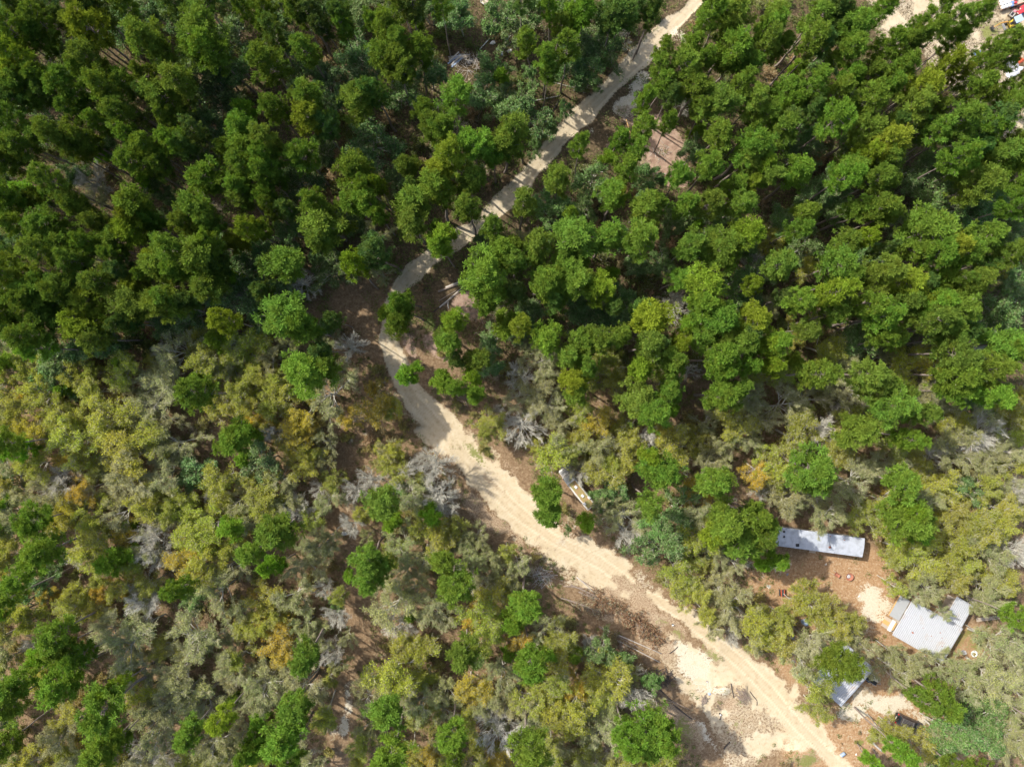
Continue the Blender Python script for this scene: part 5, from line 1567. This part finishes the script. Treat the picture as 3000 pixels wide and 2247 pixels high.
TB = lambda x, y: (750 + x / 2.948, 562 + y / 2.948)
TC = lambda x, y: (1500 + x / 2.948, y / 2.948)
TE = lambda x, y: (1500 + x / 1.693, 1685 + y / 1.693)
TD = lambda x, y: (750 + x / 2.948, y / 2.948)
LOGS = [  # felled logs: ends, radii, material, label
    (TB(1640, 828), TB(1892, 716), .17, .13, 'pale_log', "pale stripped log, the upper of the two thick ones by the fork"),
    (TB(1575, 862), TB(1885, 745), .18, .14, 'log_bark', "brown-barked log lying along the pale log by the fork"),
    (TB(1585, 1000), TB(1800, 812), .12, .08, 'pale_log', "thin grey log at the middle of the fanned log pile"),
    (TB(1620, 985), TB(1785, 845), .10, .07, 'log_bark', "thin brown log on the lower side of the fanned pile"),
    (TB(1578, 945), TB(1745, 845), .09, .06, 'log_bark', "slim dark log on the upper side of the fanned pile"),
    (TB(1520, 1055), TB(1650, 935), .10, .07, 'dark_log', "dark log end poking out of the fanned pile"),
    (TB(1662, 938), TB(1664, 1010), .09, .08, 'pale_log', "short grey log lying crosswise below the fanned pile"),
    (TC(345, 712), TC(622, 776), .10, .06, 'pale_log', "bleached broken log in the shrubs above the upper road"),
    (TC(0, 905), TC(412, 830), .12, .09, 'pale_log', "long pale trunk fallen level beside the upper road"),
    (TC(405, 872), TC(245, 1150), .13, .08, 'dark_log', "dark forked trunk slumped down to the upper road's verge"),
    (TC(30, 525), TC(145, 440), .09, .06, 'log_bark', "brown fallen stem near the junk boards"),
    (TC(985, 1035), TC(1052, 1235), .10, .06, 'board', "yellow-split log on the cleared ground by the road"),
    (TC(920, 1000), TC(1055, 1060), .09, .06, 'log_bark', "brown log pointing at the burnt patch by the road"),
    (TC(1215, 1280), TC(1245, 1370), .06, .03, 'pale_log', "short white stick on the cleared pinkish ground"),
    (TC(1130, 1500), TC(1560, 1500), .05, .03, 'pale_log', "thin bleached pole across the foot of the cleared ground"),
    (TC(715, 1492), TC(820, 1490), .07, .06, 'pale_log', "short pale pole beside the leaning pines by the road"),
    (TD(1910, 1030), TD(2010, 880), .09, .05, 'log_bark', "grey stem lying below the junk boards"),
    (TD(2060, 700), TD(2185, 575), .10, .06, 'log_bark', "upper of two brown stems right of the junk boards"),
    (TD(2110, 730), TD(2200, 610), .10, .07, 'log_bark', "lower of two brown stems right of the junk boards"),
    (TD(1760, 985), TD(1950, 900), .06, .03, 'pale_log', "thin bent white stem near the upper wood's edge"),
    (TE(320, 8), TE(405, 85), .10, .06, 'pale_log', "pale log at the top of the big brush pile"),
    (TE(255, 52), TE(400, 70), .10, .07, 'log_bark', "stout brown log across the brush pile's upper end"),
    (TE(345, 25), TE(455, 95), .09, .06, 'log_bark', "log running along the sandy side of the brush pile"),
    (TE(440, 258), TE(742, 388), .11, .06, 'pale_log', "longest grey pole, uppermost of the parallel felled poles"),
    (TE(452, 288), TE(735, 432), .11, .06, 'pale_log', "grey pole, lowest of the parallel felled poles"),
    (TE(470, 272), TE(650, 372), .10, .06, 'log_bark', "brown pole between the parallel grey poles"),
    (TE(634, 232), TE(648, 282), .14, .12, 'pale_log', "short thick grey stump log in the brown leaves"),
    (TE(690, 520), TE(790, 618), .12, .07, 'dark_log', "dark trunk at the shadowy edge of the sandy clearing"),
    (TE(740, 600), TE(880, 665), .07, .04, 'log_bark', "thin brown stick beside the sandy clearing's dark trunk"),
    (TE(800, 640), TE(892, 712), .13, .08, 'dark_log', "blackened log end at the clearing's lower wooded edge"),
    (TE(780, 385), TE(822, 352), .09, .06, 'dark_log', "short dark log on the white sand's upper side"),
    (TE(1085, 535), TE(1100, 605), .10, .08, 'dark_log', "charred upright-lying log beside the burnt branch heap"),
    (TE(1050, 860), TE(1080, 825), .12, .10, 'dark_log', "dark log with a pale cut end near the turnaround"),
    (TE(1030, 715), TE(1036, 690), .10, .08, 'dark_log', "short black log below the dug patch in the clearing"),
    (TE(978, 600), TE(998, 562), .06, .04, 'board', "orange pole beside the blue bag in the clearing"),
    (TE(1180, 575), TE(1196, 598), .08, .07, 'dark_log', "bent root, upper piece by the burnt heap"),
    (TE(1196, 598), TE(1216, 622), .09, .05, 'dark_log', "bent root, outermost piece by the burnt heap"),
    (TE(1215, 625), TE(1213, 645), .07, .05, 'dark_log', "short root tip beyond the burnt heap"),
    (T4(508, 818), T4(562, 868), .20, .15, 'pale_log', "fat pale log lying beside the leaning trunk in the yard"),
    (T4(515, 855), T4(545, 905), .09, .06, 'log_bark', "thin log below the fat pale log in the yard"),
    (T4(583, -62), T4(640, -20), .14, .10, 'pale_log', "pale log at the edge of the oaks above the house"),
]
for (q0, q1, r0, r1, mt, lb) in LOGS:
    m_ = M[mt] if mt in M else W[mt]
    log("fallen_log", lb, "log", *q0, *q1, r0, r1, m_, 0.0, .12, 8, "logs lying on the ground", 0)
for q0, q1, lb in ((TB(1935, 1080), TB(2050, 1040), "broken sapling with stubs on the reddish ground by the fork"), (TB(1930, 1060), TB(1975, 1170), "snapped crooked branch on the reddish ground by the fork"), (TB(1840, 1020), TB(1940, 955), "grey forked branch above the reddish ground by the fork"),
                   (TB(2070, 1000), TB(2050, 1120), "brown split branch beside the bright young pine"), (TB(1890, 960), TB(1920, 900), "short broken branch under the pines by the log pile")):
    log("broken_branch", lb, "branch", *q0, *q1, .07, .04, M['log_bark'], .05, .3, 6, "broken branches by the fork", 4)


def heap(name, label, cat, u, v, r, n, mat, h, rmin, rmax, lens, seed=1, ang=None):
    """a heap of loose branches: one thing"""
    g_ = random.Random(seed)
    o = thing(name, label, cat, gp(u, v), 0)
    m = MB()
    for i in range(n):
        a = g_.uniform(0, 6.28)
        q = r * math.sqrt(g_.random()) * .8
        c_ = Vector((math.cos(a) * q, math.sin(a) * q, h * (1 - q / r) * g_.uniform(.2, 1) + .06))
        b = (ang + g_.gauss(0, .35)) if ang is not None else g_.uniform(0, 6.28)
        l = g_.uniform(*lens)
        d_ = Vector((math.cos(b), math.sin(b), g_.uniform(-.25, .25)))
        rad = g_.uniform(rmin, rmax)
        m.tube([c_ - d_ * l / 2, c_ + Vector((g_.uniform(-.1, .1), g_.uniform(-.1, .1), .06)), c_ + d_ * l / 2], [rad, rad * .8, rad * .45], 5)
    m.build("branches", mat, o)
    return o


heap("burnt_branch_heap", "dark heap of burnt branches on the sandy clearing", "branch heap", *TE(1148, 592), 1.45, 46, M['log_bark'], .5, .03, .075, (.7, 1.9), 3, -.9)
heap("bark_heap", "bundle of brown bark strips left of the sand mound", "bark heap", *TE(950, 612), .8, 22, M['log_bark'], .25, .04, .09, (.8, 1.5), 4, 1.35)
heap("stick_heap", "loose grey sticks heaped between dead shrub and track", "stick heap", *TE(150, 10), 1.9, 60, M['pale_log'], .4, .015, .045, (1.0, 2.8), 5)
heap("stick_heap", "dark sticks piled at the wooded edge of the sandy clearing", "stick heap", *TE(755, 500), 2.0, 50, M['dark_log'], .5, .02, .07, (.9, 2.2), 6)
heap("stick_heap", "broken roots and sticks under the paired pine trunks by the track", "stick heap", *TB(1790, 1800), 1.7, 45, M['log_bark'], .4, .02, .06, (.8, 1.9), 7, -.7)
heap("stick_heap", "scattered sticks on the reddish ground under the fork pines", "stick heap", *TB(1880, 1000), 2.6, 60, M['log_bark'], .2, .015, .05, (.6, 1.8), 8)
heap("stick_heap", "grey woodchips and sticks over the cleared pinkish ground", "stick heap", *TC(1280, 1320), 2.4, 50, M['pale_log'], .10, .012, .035, (.3, 1.1), 9)
heap("stick_heap", "tangled sticks by the burnt patch beside the upper road", "stick heap", *TC(1010, 1000), 2.0, 50, M['log_bark'], .3, .015, .05, (.8, 2.0), 10, -.6)
heap("stick_heap", "splintered sticks around the junk boards in the wood", "stick heap", *TD(1830, 560), 2.8, 60, M['pale_log'], .3, .015, .045, (.8, 2.4), 12)
tarp("tool_bag", "small blue grey bag beside the orange pole in the clearing", "bag", *TE(980, 588), .3, W['pale_blue'], .22, 31)
MBp = pxthing("cut_stump", "pale cut stump with a dark shadow on the sandy clearing", "stump", *TE(1030, 686))
MB().cyl((0, 0, -.05), .16, .55, 12, .14).build("stem", M['dark_log'], MBp)
MB().cyl((0, 0, .501), .135, .012, 12).build("cut_face", W['white'], MBp)
MBp = pxthing("cut_stump", "pale cut stump on the littered strip beside the winding track", "stump", *TE(795, 243))
MB().cyl((0, 0, -.05), .17, .42, 12, .15).build("stem", M['dark_log'], MBp)
MB().cyl((0, 0, .371), .145, .012, 12).build("cut_face", W['white'], MBp)
MBp = pxthing("cut_stump", "low stump ringed by brown litter on the white sand", "stump", *TE(965, 525))
MB().cyl((0, 0, -.05), .15, .33, 12, .13).build("stem", M['log_bark'], MBp)
MB().cyl((0, 0, .281), .125, .012, 12).build("cut_face", W['dirty_white'], MBp)


def felled_tree(label, u0, v0, u1, v1, seed, leaf_n, spread):
    """a whole felled oak: trunk, limbs lying flat, and its withered brown leaves"""
    g_ = np.random.default_rng(seed)
    a, b = gp(u0, v0), gp(u1, v1)
    o = thing("felled_oak", label, "felled tree", a, 0, "felled oaks of the brush pile")
    T, C = Parts(), Parts()
    e = np.array(b - a)
    sd = np.array([-e[1], e[0], 0]) / np.linalg.norm(e[:2])
    s = np.linspace(0, 1, 7)
    pts = np.outer(s, e) + np.outer(np.sin(s * 3) * .2, sd) + np.array([0, 0, .25])
    T.tube(pts, np.linspace(.15, .03, 7), 7)
    ends = []
    for i in range(34):
        t_ = g_.uniform(.18, 1)
        p0 = e * t_ + np.array([0, 0, .25])
        dd = unit(e / np.linalg.norm(e) * g_.uniform(.5, 1.2) + sd * g_.normal(0, .75) + np.array([0, 0, g_.uniform(0, .45)]))
        l = g_.uniform(.8, 2.4) * spread
        p1 = p0 + dd * l * .5
        p2 = p0 + dd * l - np.array([0, 0, .1])
        p2[2] = max(.08, p2[2])
        T.tube(np.stack([p0, p1, p2]), np.array([.04, .028, .012]), 4)
        for f in (.5, .75, 1.0):
            ends.append(p0 * (1 - f) + p2 * f)
    E = np.array(ends)
    A = np.repeat(E, 6, 0)
    B = A + unit(g_.normal(0, 1, A.shape) + e / np.linalg.norm(e) * .6) * g_.uniform(.2, .6, len(A))[:, None]
    B[:, 2] = np.maximum(B[:, 2], .05)
    w = unit(np.cross(B - A, rdirs(len(A)))) * .014
    C.quads(np.stack([A - w, A + w, B + w * .5, B - w * .5], 1), 1)
    i = g_.integers(0, len(B), leaf_n)
    cl_ = (g_.random(len(E)) > .35)[i // 6]
    c_ = B[i][cl_] + g_.normal(0, .09, (cl_.sum(), 3))
    c_[:, 2] = np.maximum(c_[:, 2], .05)
    nr = unit(rdirs(len(c_)) + np.array([0, 0, .5]))
    x = unit(np.cross(nr, rdirs(len(c_)))) * .10
    y = np.cross(nr, x) * .6
    C.quads(np.stack([c_ - x, c_ - y, c_ + x, c_ + y], 1), 0)
    link("trunk", T.build("felled trunk", [M['log_bark']]), o)
    cr = link("crown", C.build("withered crown", [M['dead_leaf'], M['twig']]), o)
    cr.color = (.25, .15, .09, 1)


felled_tree("felled oak with red-brown leaves, uppermost in the long brush pile", *TE(290, 45), *TE(500, 150), 41, 2600, .9)
felled_tree("felled oak with red-brown leaves in the middle of the brush pile", *TE(330, 80), *TE(640, 225), 42, 4200, 1.15)
felled_tree("felled oak with thick brown leaves at the brush pile's lower end", *TE(480, 150), *TE(715, 300), 43, 4800, 1.2)
felled_tree("felled oak with sparse brown leaves beside the parallel grey poles", *TE(430, 250), *TE(580, 380), 44, 1100, .8)
felled_tree("felled oak, nearly leafless, on the shaded side of the brush pile", *TE(240, 110), *TE(430, 180), 45, 500, .9)

# ---- the junk in the upper wood
t = pxthing("board_stack", "blue-grey boards and roofing sheets dumped in the upper wood", "boards", 1340, 183, .7)
for i, (x, y, l, w_, a) in enumerate(((0, 0, 2.6, .28, 0), (.1, .38, 2.5, .24, .06), (-.1, .75, 2.7, .22, -.05), (.15, 1.05, 2.3, .2, .05))):
    MB().box((x, y, .14 + .05 * (i % 2)), (l, w_, .05), a).build("board", W['pale_blue' if i % 2 == 0 else 'dirty_white'], t)
t = pxthing("roof_panel", "long silver-edged roofing panel next to the blue-grey boards", "panel", 1346, 169, R(4))
MB().box((0, 0, .12), (3.7, .45, .04), .04).build("sheet", W['plank'], t)
MB().box((0, .26, .15), (3.8, .07, .06), .04).build("edge_trim", W['white'], t)
t = pxthing("black_sheet", "black plastic sheet bunched at the boards' upper end", "sheet", 1378, 182, .6)
MB().box((0, 0, .15), (1.3, .8, .3), bev=.12).build("folds", W['dark'], t)
t = pxthing("blue_bin", "pale blue box standing alone in the upper wood", "box", 1470, 160, .05)
MB().box((0, 0, .28), (.36, .62, .56), bev=.04).build("case", W['pale_blue'], t)
MB().box((0, 0, .59), (.40, .66, .06), bev=.02).build("lid", W['pale_blue'], t)
for u, v, s, lb in ((1444, 126, .34, "white bucket-like scrap right of the grey pipe in the upper wood"), (1458, 144, .24, "small white scrap just above the pale blue box"), (1492, 150, .34, "pale wire-like scrap at the far side of the pale blue box")):
    tarp("litter_scrap", lb, "scrap", u, v, s, W['white'], .2, int(u), .3, 1.5)
t = pxthing("grey_pipe", "pale grey pipe lying up the slope behind the junk boards", "pipe", 1420, 130, R(48))
MB().tube([(-1.3, 0, .08), (1.3, 0, .08)], .08, 8).build("tube", W['white'], t)
t = pxthing("ruined_trailer", "wrecked dark trailer bed with white edges at the top border", "trailer", 1432, 3, R(-35))
for x, y, l, w_, a in ((-.9, 0, .1, 2.6, 0), (.9, 0, .1, 2.6, 0), (0, -1.25, 1.9, .1, 0), (0, 1.25, 1.9, .1, 0)):
    MB().box((x, y, .6), (l, w_, .18), a).build("edge_beam", W['dirty_white'], t)
MB().box((0, 0, .52), (1.75, 2.4, .06)).build("bed", W['plank'], t)
for s in (-1, 1):
    wheel(t, s * .75, -.3, .32, .2)
MB().box((.2, .5, .68), (.9, .6, .26), .4, bev=.1).build("load", W['dirty_white'], t)
tarp("tarp", "pale blue grey tarp hung at the top border between the trunks", "tarp", 1573, -4, 1.3, W['pale_blue'], .9, 33, .2, 1.5)

# ---- the sandy yard in the upper corner
t = pxthing("flatbed_trailer", "grey wooden flatbed trailer carrying white sacks in the sandy corner yard", "trailer", 2958, 9, R(19))
MB().box((0, 0, .62), (4.7, 1.9, .08)).build("bed", W['plank'], t)
for y in (-.92, .92):
    MB().box((0, y, .72), (4.7, .07, .10)).build("side_rail", W['rust'], t)
    for x in (-.1, .75):
        wheel(t, x, y * 1.16, .32, .2)
MB().tube([(-2.35, -.6, .6), (-3.5, 0, .55)], .05, 6).tube([(-2.35, .6, .6), (-3.5, 0, .55)], .05, 6).build("drawbar", W['dark'], t)
tf = lambda x, y, z: t.location + Matrix.Rotation(t.rotation_euler.z, 3, 'Z') @ Vector((x, y, z))
FT, FA = t, t.rotation_euler.z
for i in range(9):
    x, y = -2.0 + .62 * (i % 3), -.62 + .62 * (i // 3)
    o = MB().box((0, 0, .2), (.66, .58, .40), rnd.uniform(-.15, .15), bev=.14).build("white_sack", W['white'], None, tf(x, y, .66), FA)
    tag(o, "plump white sack among the sacks stacked on the flatbed trailer", "sack", "white sacks on the flatbed trailer")
for i, (x, y) in enumerate(((-.35, -.35), (-.55, -.80))):
    o = MB().box((0, 0, .2), (.42, .40, .4), .1 * i, bev=.06).build("blue_crate", W['blue'], None, tf(x + .1, y, .66), FA)
    tag(o, ("upper" if i == 0 else "lower") + " of two blue crates beside the white sacks on the flatbed", "crate")
for i, (x, y, s) in enumerate(((.45, .05, .5), (.30, -.55, .38))):
    o = MB().box((0, 0, s / 2), (s, s, s), .2, bev=.1).build("red_bag", W['red'], None, tf(x, y, .66), FA)
    tag(o, ("larger" if i == 0 else "smaller") + " red bag next to the blue crates on the flatbed", "bag")


def lawn_tractor(u, v, rz, label):
    t = pxthing("ride_on_mower", label, "mower", u, v, rz, "red ride-on mowers")
    b = MB()
    b.loft([[(x, y * w_, z) for y, z in ((-1, .35), (1, .35), (1, h_), (.7, h_ + .08), (-.7, h_ + .08), (-1, h_))] for x, w_, h_ in ((-.95, .24, .62), (-.8, .34, .78), (-.1, .36, .82), (.0, .34, .8))])
    b.build("hood", W['red'], t)
    MB().box((.55, 0, .52), (1.1, .86, .26), bev=.1).build("fender_deck", W['red'], t)
    MB().box((.62, 0, .80), (.46, .5, .14), bev=.05).box((.86, 0, 1.0), (.12, .5, .36), 0, 0, .2, .05).build("seat", W['dark'], t)
    MB().tube([(.02, 0, .82), (.22, 0, 1.05)], .03, 6).build("steering_column", W['dark'], t)
    MB().box((-.98, 0, .55), (.06, .30, .18), bev=.02).build("grille", W['white'], t)
    for s in (-1, 1):
        wheel(t, .62, s * .50, .27, .24)
        wheel(t, -.68, s * .40, .19, .16)
    return t


lawn_tractor(2990, 37, R(28), "red ride-on mower with a white nose, in the corner yard's sand")
lawn_tractor(2998, 25, R(25), "red ride-on mower behind the white-nosed one, at the frame's edge")
t = pxthing("yard_cart", "grey garden cart with a pink cushion, above the small digger", "cart", 2960, 47, R(50))
MB().box((0, 0, .42), (.95, .58, .06)).box((0, .29, .54), (.95, .04, .22)).box((0, -.29, .54), (.95, .04, .22)).box((-.47, 0, .54), (.04, .56, .22)).build("tub", W['dirty_white'], t)
MB().box((.05, 0, .47), (.6, .42, .05)).build("liner", W['dark'], t)
for s in (-1, 1):
    wheel(t, -.25, s * .36, .18, .1)
    wheel(t, .28, s * .36, .18, .1)
MB().tube([(-.48, 0, .4), (-1.0, 0, .5)], .02, 6).build("handle", W['dark'], t)
o = MB().box((0, 0, .1), (.46, .46, .2), .3, bev=.09).build("cushion", solid("faded pink cloth", (.62, .22, .26), .8), None, t.location + Matrix.Rotation(t.rotation_euler.z, 3, 'Z') @ Vector((.62, 0, .50)), .9)
tag(o, "faded pink cushion on the end of the grey garden cart", "cushion")
o = MB().cyl((0, 0, 0), .19, .4, 12, .22).build("blue_bucket", W['blue'], None, gp(2990, 46, 0), 0)
tag(o, "bright blue bucket standing beside the red ride-on mowers", "bucket")

t = pxthing("mini_digger", "small yellow digger with a pale blue canopy and its arm stretched out", "digger", 2957, 76, R(25))
for s in (-1, 1):
    tk = MB()
    tk.loft([[(math.cos(a) * .22 + (0.62 if math.cos(a) > 0 else -.62), y, .24 + math.sin(a) * .22) for a in [6.28318 * j / 14 + .1 for j in range(14)]] for y in (s * .62 - .15, s * .62 + .15)])
    tk.build("track", W['dark'], t)
MB().box((.1, 0, .72), (1.5, 1.15, .5), bev=.12).build("cab_base", W['yellow'], t)
MB().box((.45, 0, 1.1), (.7, 1.0, .4), bev=.1).build("engine_cover", W['dark'], t)
MB().box((-.35, 0, .98), (.45, .45, .12), bev=.04).box((-.15, 0, 1.2), (.12, .45, .4), bev=.04).build("seat", W['dark'], t)
for x in (-.6, .6):
    for y in (-.45, .45):
        MB().box((x, y, 1.6), (.06, .06, 1.4)).build("canopy_post", W['dark'], t)
MB().box((0, 0, 2.33), (1.4, 1.15, .08), bev=.03).build("canopy", W['sky_blue'], t)
MB().tube([(-.7, .1, .9), (-1.5, .45, 1.75), (-2.3, .75, 1.55)], [.12, .12, .09], 6).build("boom", W['orange'], t)
MB().tube([(-2.3, .75, 1.6), (-3.15, .75, .75)], [.09, .07], 6).build("stick", W['orange'], t)
MB().loft([[(-3.05, .5, .75), (-3.35, .5, .65), (-3.40, .5, .25), (-3.05, .5, .15)], [(-3.05, 1.0, .75), (-3.35, 1.0, .65), (-3.40, 1.0, .25), (-3.05, 1.0, .15)]]).build("bucket", W['dark'], t)
MB().box((-1.15, -.1, .28), (.10, 1.5, .42), 0, 0, .2, .03).build("blade", W['grey'], t)

o = tarp("white_sheet", "white sheet crumpled on the sand at the edge under the pine", "sheet", 2964, 216, .75, W['white'], .3, 51, .2, 1.7)
t = pxthing("pool_ring", "grey round paddling pool half under the pine by the frame's edge", "pool", 2963, 196)
k = 24
MB().loft([[(math.cos(6.28318 * j / k) * r_, math.sin(6.28318 * j / k) * r_, z) for j in range(k)] for r_, z in ((1.02, 0), (1.06, .32), (1.0, .33), (.97, .06))]).build("rim", W['grey'], t)
MB().cyl((0, 0, .07), .95, .03, 24).build("liner", W['ash'], t)
tarp("red_rag", "orange-red rags on the sand above the white sheet", "rags", 2990, 178, .55, W['orange_red'], .35, 53, .7, 1.2)
tarp("red_rag", "smaller orange-red rag left of the larger rags", "rags", 2985, 183, .3, W['orange_red'], .25, 54, .7, 1.2)
tarp("white_sheet", "torn white scrap lying right of the grey paddling pool", "sheet", 2985, 203, .45, W['white'], .2, 55, .2, 1.8)
tarp("tarp", "blue tarp scrap glimpsed through the upper corner pines", "tarp", 2864, 158, .5, W['blue'], .3, 56, .2, 1.5)

# ------------------------------------------------------------------ labels that tell the trees apart
LOOK = {'P': "tall mid-green pine", 'Q': "bright yellow-green pine", 'D': "dull dark-green pine", 'p': "young vivid-green pine", 'Y': "olive new-leafed oak", 'O': "orange-tinged oak",
        'G': "pale grey-green budding tree", 'B': "bare grey tree", 'L': "glossy dark broadleaf tree", 'U': "low scrubby bush"}
MARKS = [("the mobile home", 2396, 1588, 170), ("the grey porch roof", 2612, 1775, 110), ("the broad tin roof", 2745, 1860, 140), ("the tin cabin", 2475, 1965, 150), ("the dark SUV", 2665, 2122, 130), ("the old camper", 1697, 1440, 120),
         ("the fanned log pile", 1330, 855, 120), ("the brush pile", 1860, 1800, 160), ("the burnt branch heap", 2178, 2035, 160), ("the junk boards", 1345, 180, 130), ("the small digger", 2955, 76, 150),
         ("the fire bowl", 2486, 1688, 120), ("the picnic table", 2289, 1733, 110), ("the white basin", 2853, 1914, 110), ("the track's sharp bend", 1148, 900, 120), ("the blue tarps", 2352, 1975, 100), ("the cleared pinkish ground", 1940, 440, 120),
         ("the plank walkway", 2915, 1808, 100), ("the paddling pool", 2963, 196, 120), ("the pale blue box", 1470, 160, 110), ("the dark blue barrel", 2466, 2206, 110)]
NUM = ["", "one tenth", "two tenths", "three tenths", "four tenths", "halfway", "six tenths", "seven tenths", "eight tenths", "nine tenths"]
ORD = ["nearest", "second nearest", "third nearest"]


def look_of(code, kk, r):
    s = LOOK[code]
    if kk == 'S':
        s = s.replace("tall mid-green pine", "slim mid-green pine").replace("bright yellow-green pine", "slim yellow-green pine").replace("dull dark-green pine", "slim dark-green pine")
    elif code in 'PQD' and r > 46:
        s = "broad " + s.replace("tall ", "")
    elif code in 'YGL' and r > 41:
        s = "spreading " + s
    elif code in 'YGLO' and r < 29:
        s = "small " + s
    return s


items = [dict(root=a, look=look_of(c_, k_, r), u=u, v=v) for a, c_, k_, u, v, r in planted]
done = set()
for nm, mu, mv, mr in MARKS:
    by = {}
    for i, it in enumerate(items):
        d_ = math.hypot(it['u'] - mu, it['v'] - mv)
        if d_ < mr:
            by.setdefault(it['look'], []).append((d_, i))
    for lk, lst in by.items():
        lst.sort()
        for k_, (d_, i) in enumerate(lst[:3]):
            if i not in done:
                items[i]['root']["label"] = f"{lk}, {ORD[k_]} of its sort to {nm}"
                done.add(i)


def names_in_line(n, horiz):
    a, b = ("leftmost", "rightmost") if horiz else ("topmost", "lowest")
    if n == 2:
        return [("left" if horiz else "upper") + " of two", ("right" if horiz else "lower") + " of two"]
    w_ = {3: "three", 4: "four", 5: "five", 6: "six", 7: "seven"}[n]
    mid = {3: ["middle one"], 4: ["second " + ("from left" if horiz else "from top"), "third " + ("from left" if horiz else "from top")],
           5: ["second " + ("from left" if horiz else "from top"), "middle one", "fourth " + ("from left" if horiz else "from top")],
           6: [q + (" from left" if horiz else " from top") for q in ("second", "third", "fourth", "fifth")],
           7: [q + (" from left" if horiz else " from top") for q in ("second", "third", "fourth", "fifth", "sixth")]}[n]
    return [f"{x} of {w_}" for x in [a] + mid + [b]]


def where(cu, cv):
    xx = "by the left edge" if cu == 0 else "by the right edge" if cu == 9 else f"{NUM[cu]} across"
    yy = "at the top" if cv == 0 else "at the bottom" if cv == 9 else f"{NUM[cv]} down"
    return f"{xx}, {yy}"


cells_ = {}
for i, it in enumerate(items):
    if i in done:
        continue
    cu, cv = min(9, max(0, int(it['u'] / 300))), min(9, max(0, int(it['v'] / 224.7)))
    cells_.setdefault((it['look'], cu, cv), []).append(i)
for (lk, cu, cv), lst in cells_.items():
    n = len(lst)
    if n == 1:
        items[lst[0]]['root']["label"] = f"{lk} {where(cu, cv)}"
        continue
    us, vs = [items[i]['u'] for i in lst], [items[i]['v'] for i in lst]
    hz = (max(us) - min(us)) >= (max(vs) - min(vs))
    lst.sort(key=lambda i: items[i]['u' if hz else 'v'])
    groups = [lst] if n <= 7 else None
    nm = names_in_line(min(n, 7), hz)
    for k_, i in enumerate(lst):
        items[i]['root']["label"] = f"{lk} {where(cu, cv)}, {nm[min(k_, 6)]}"
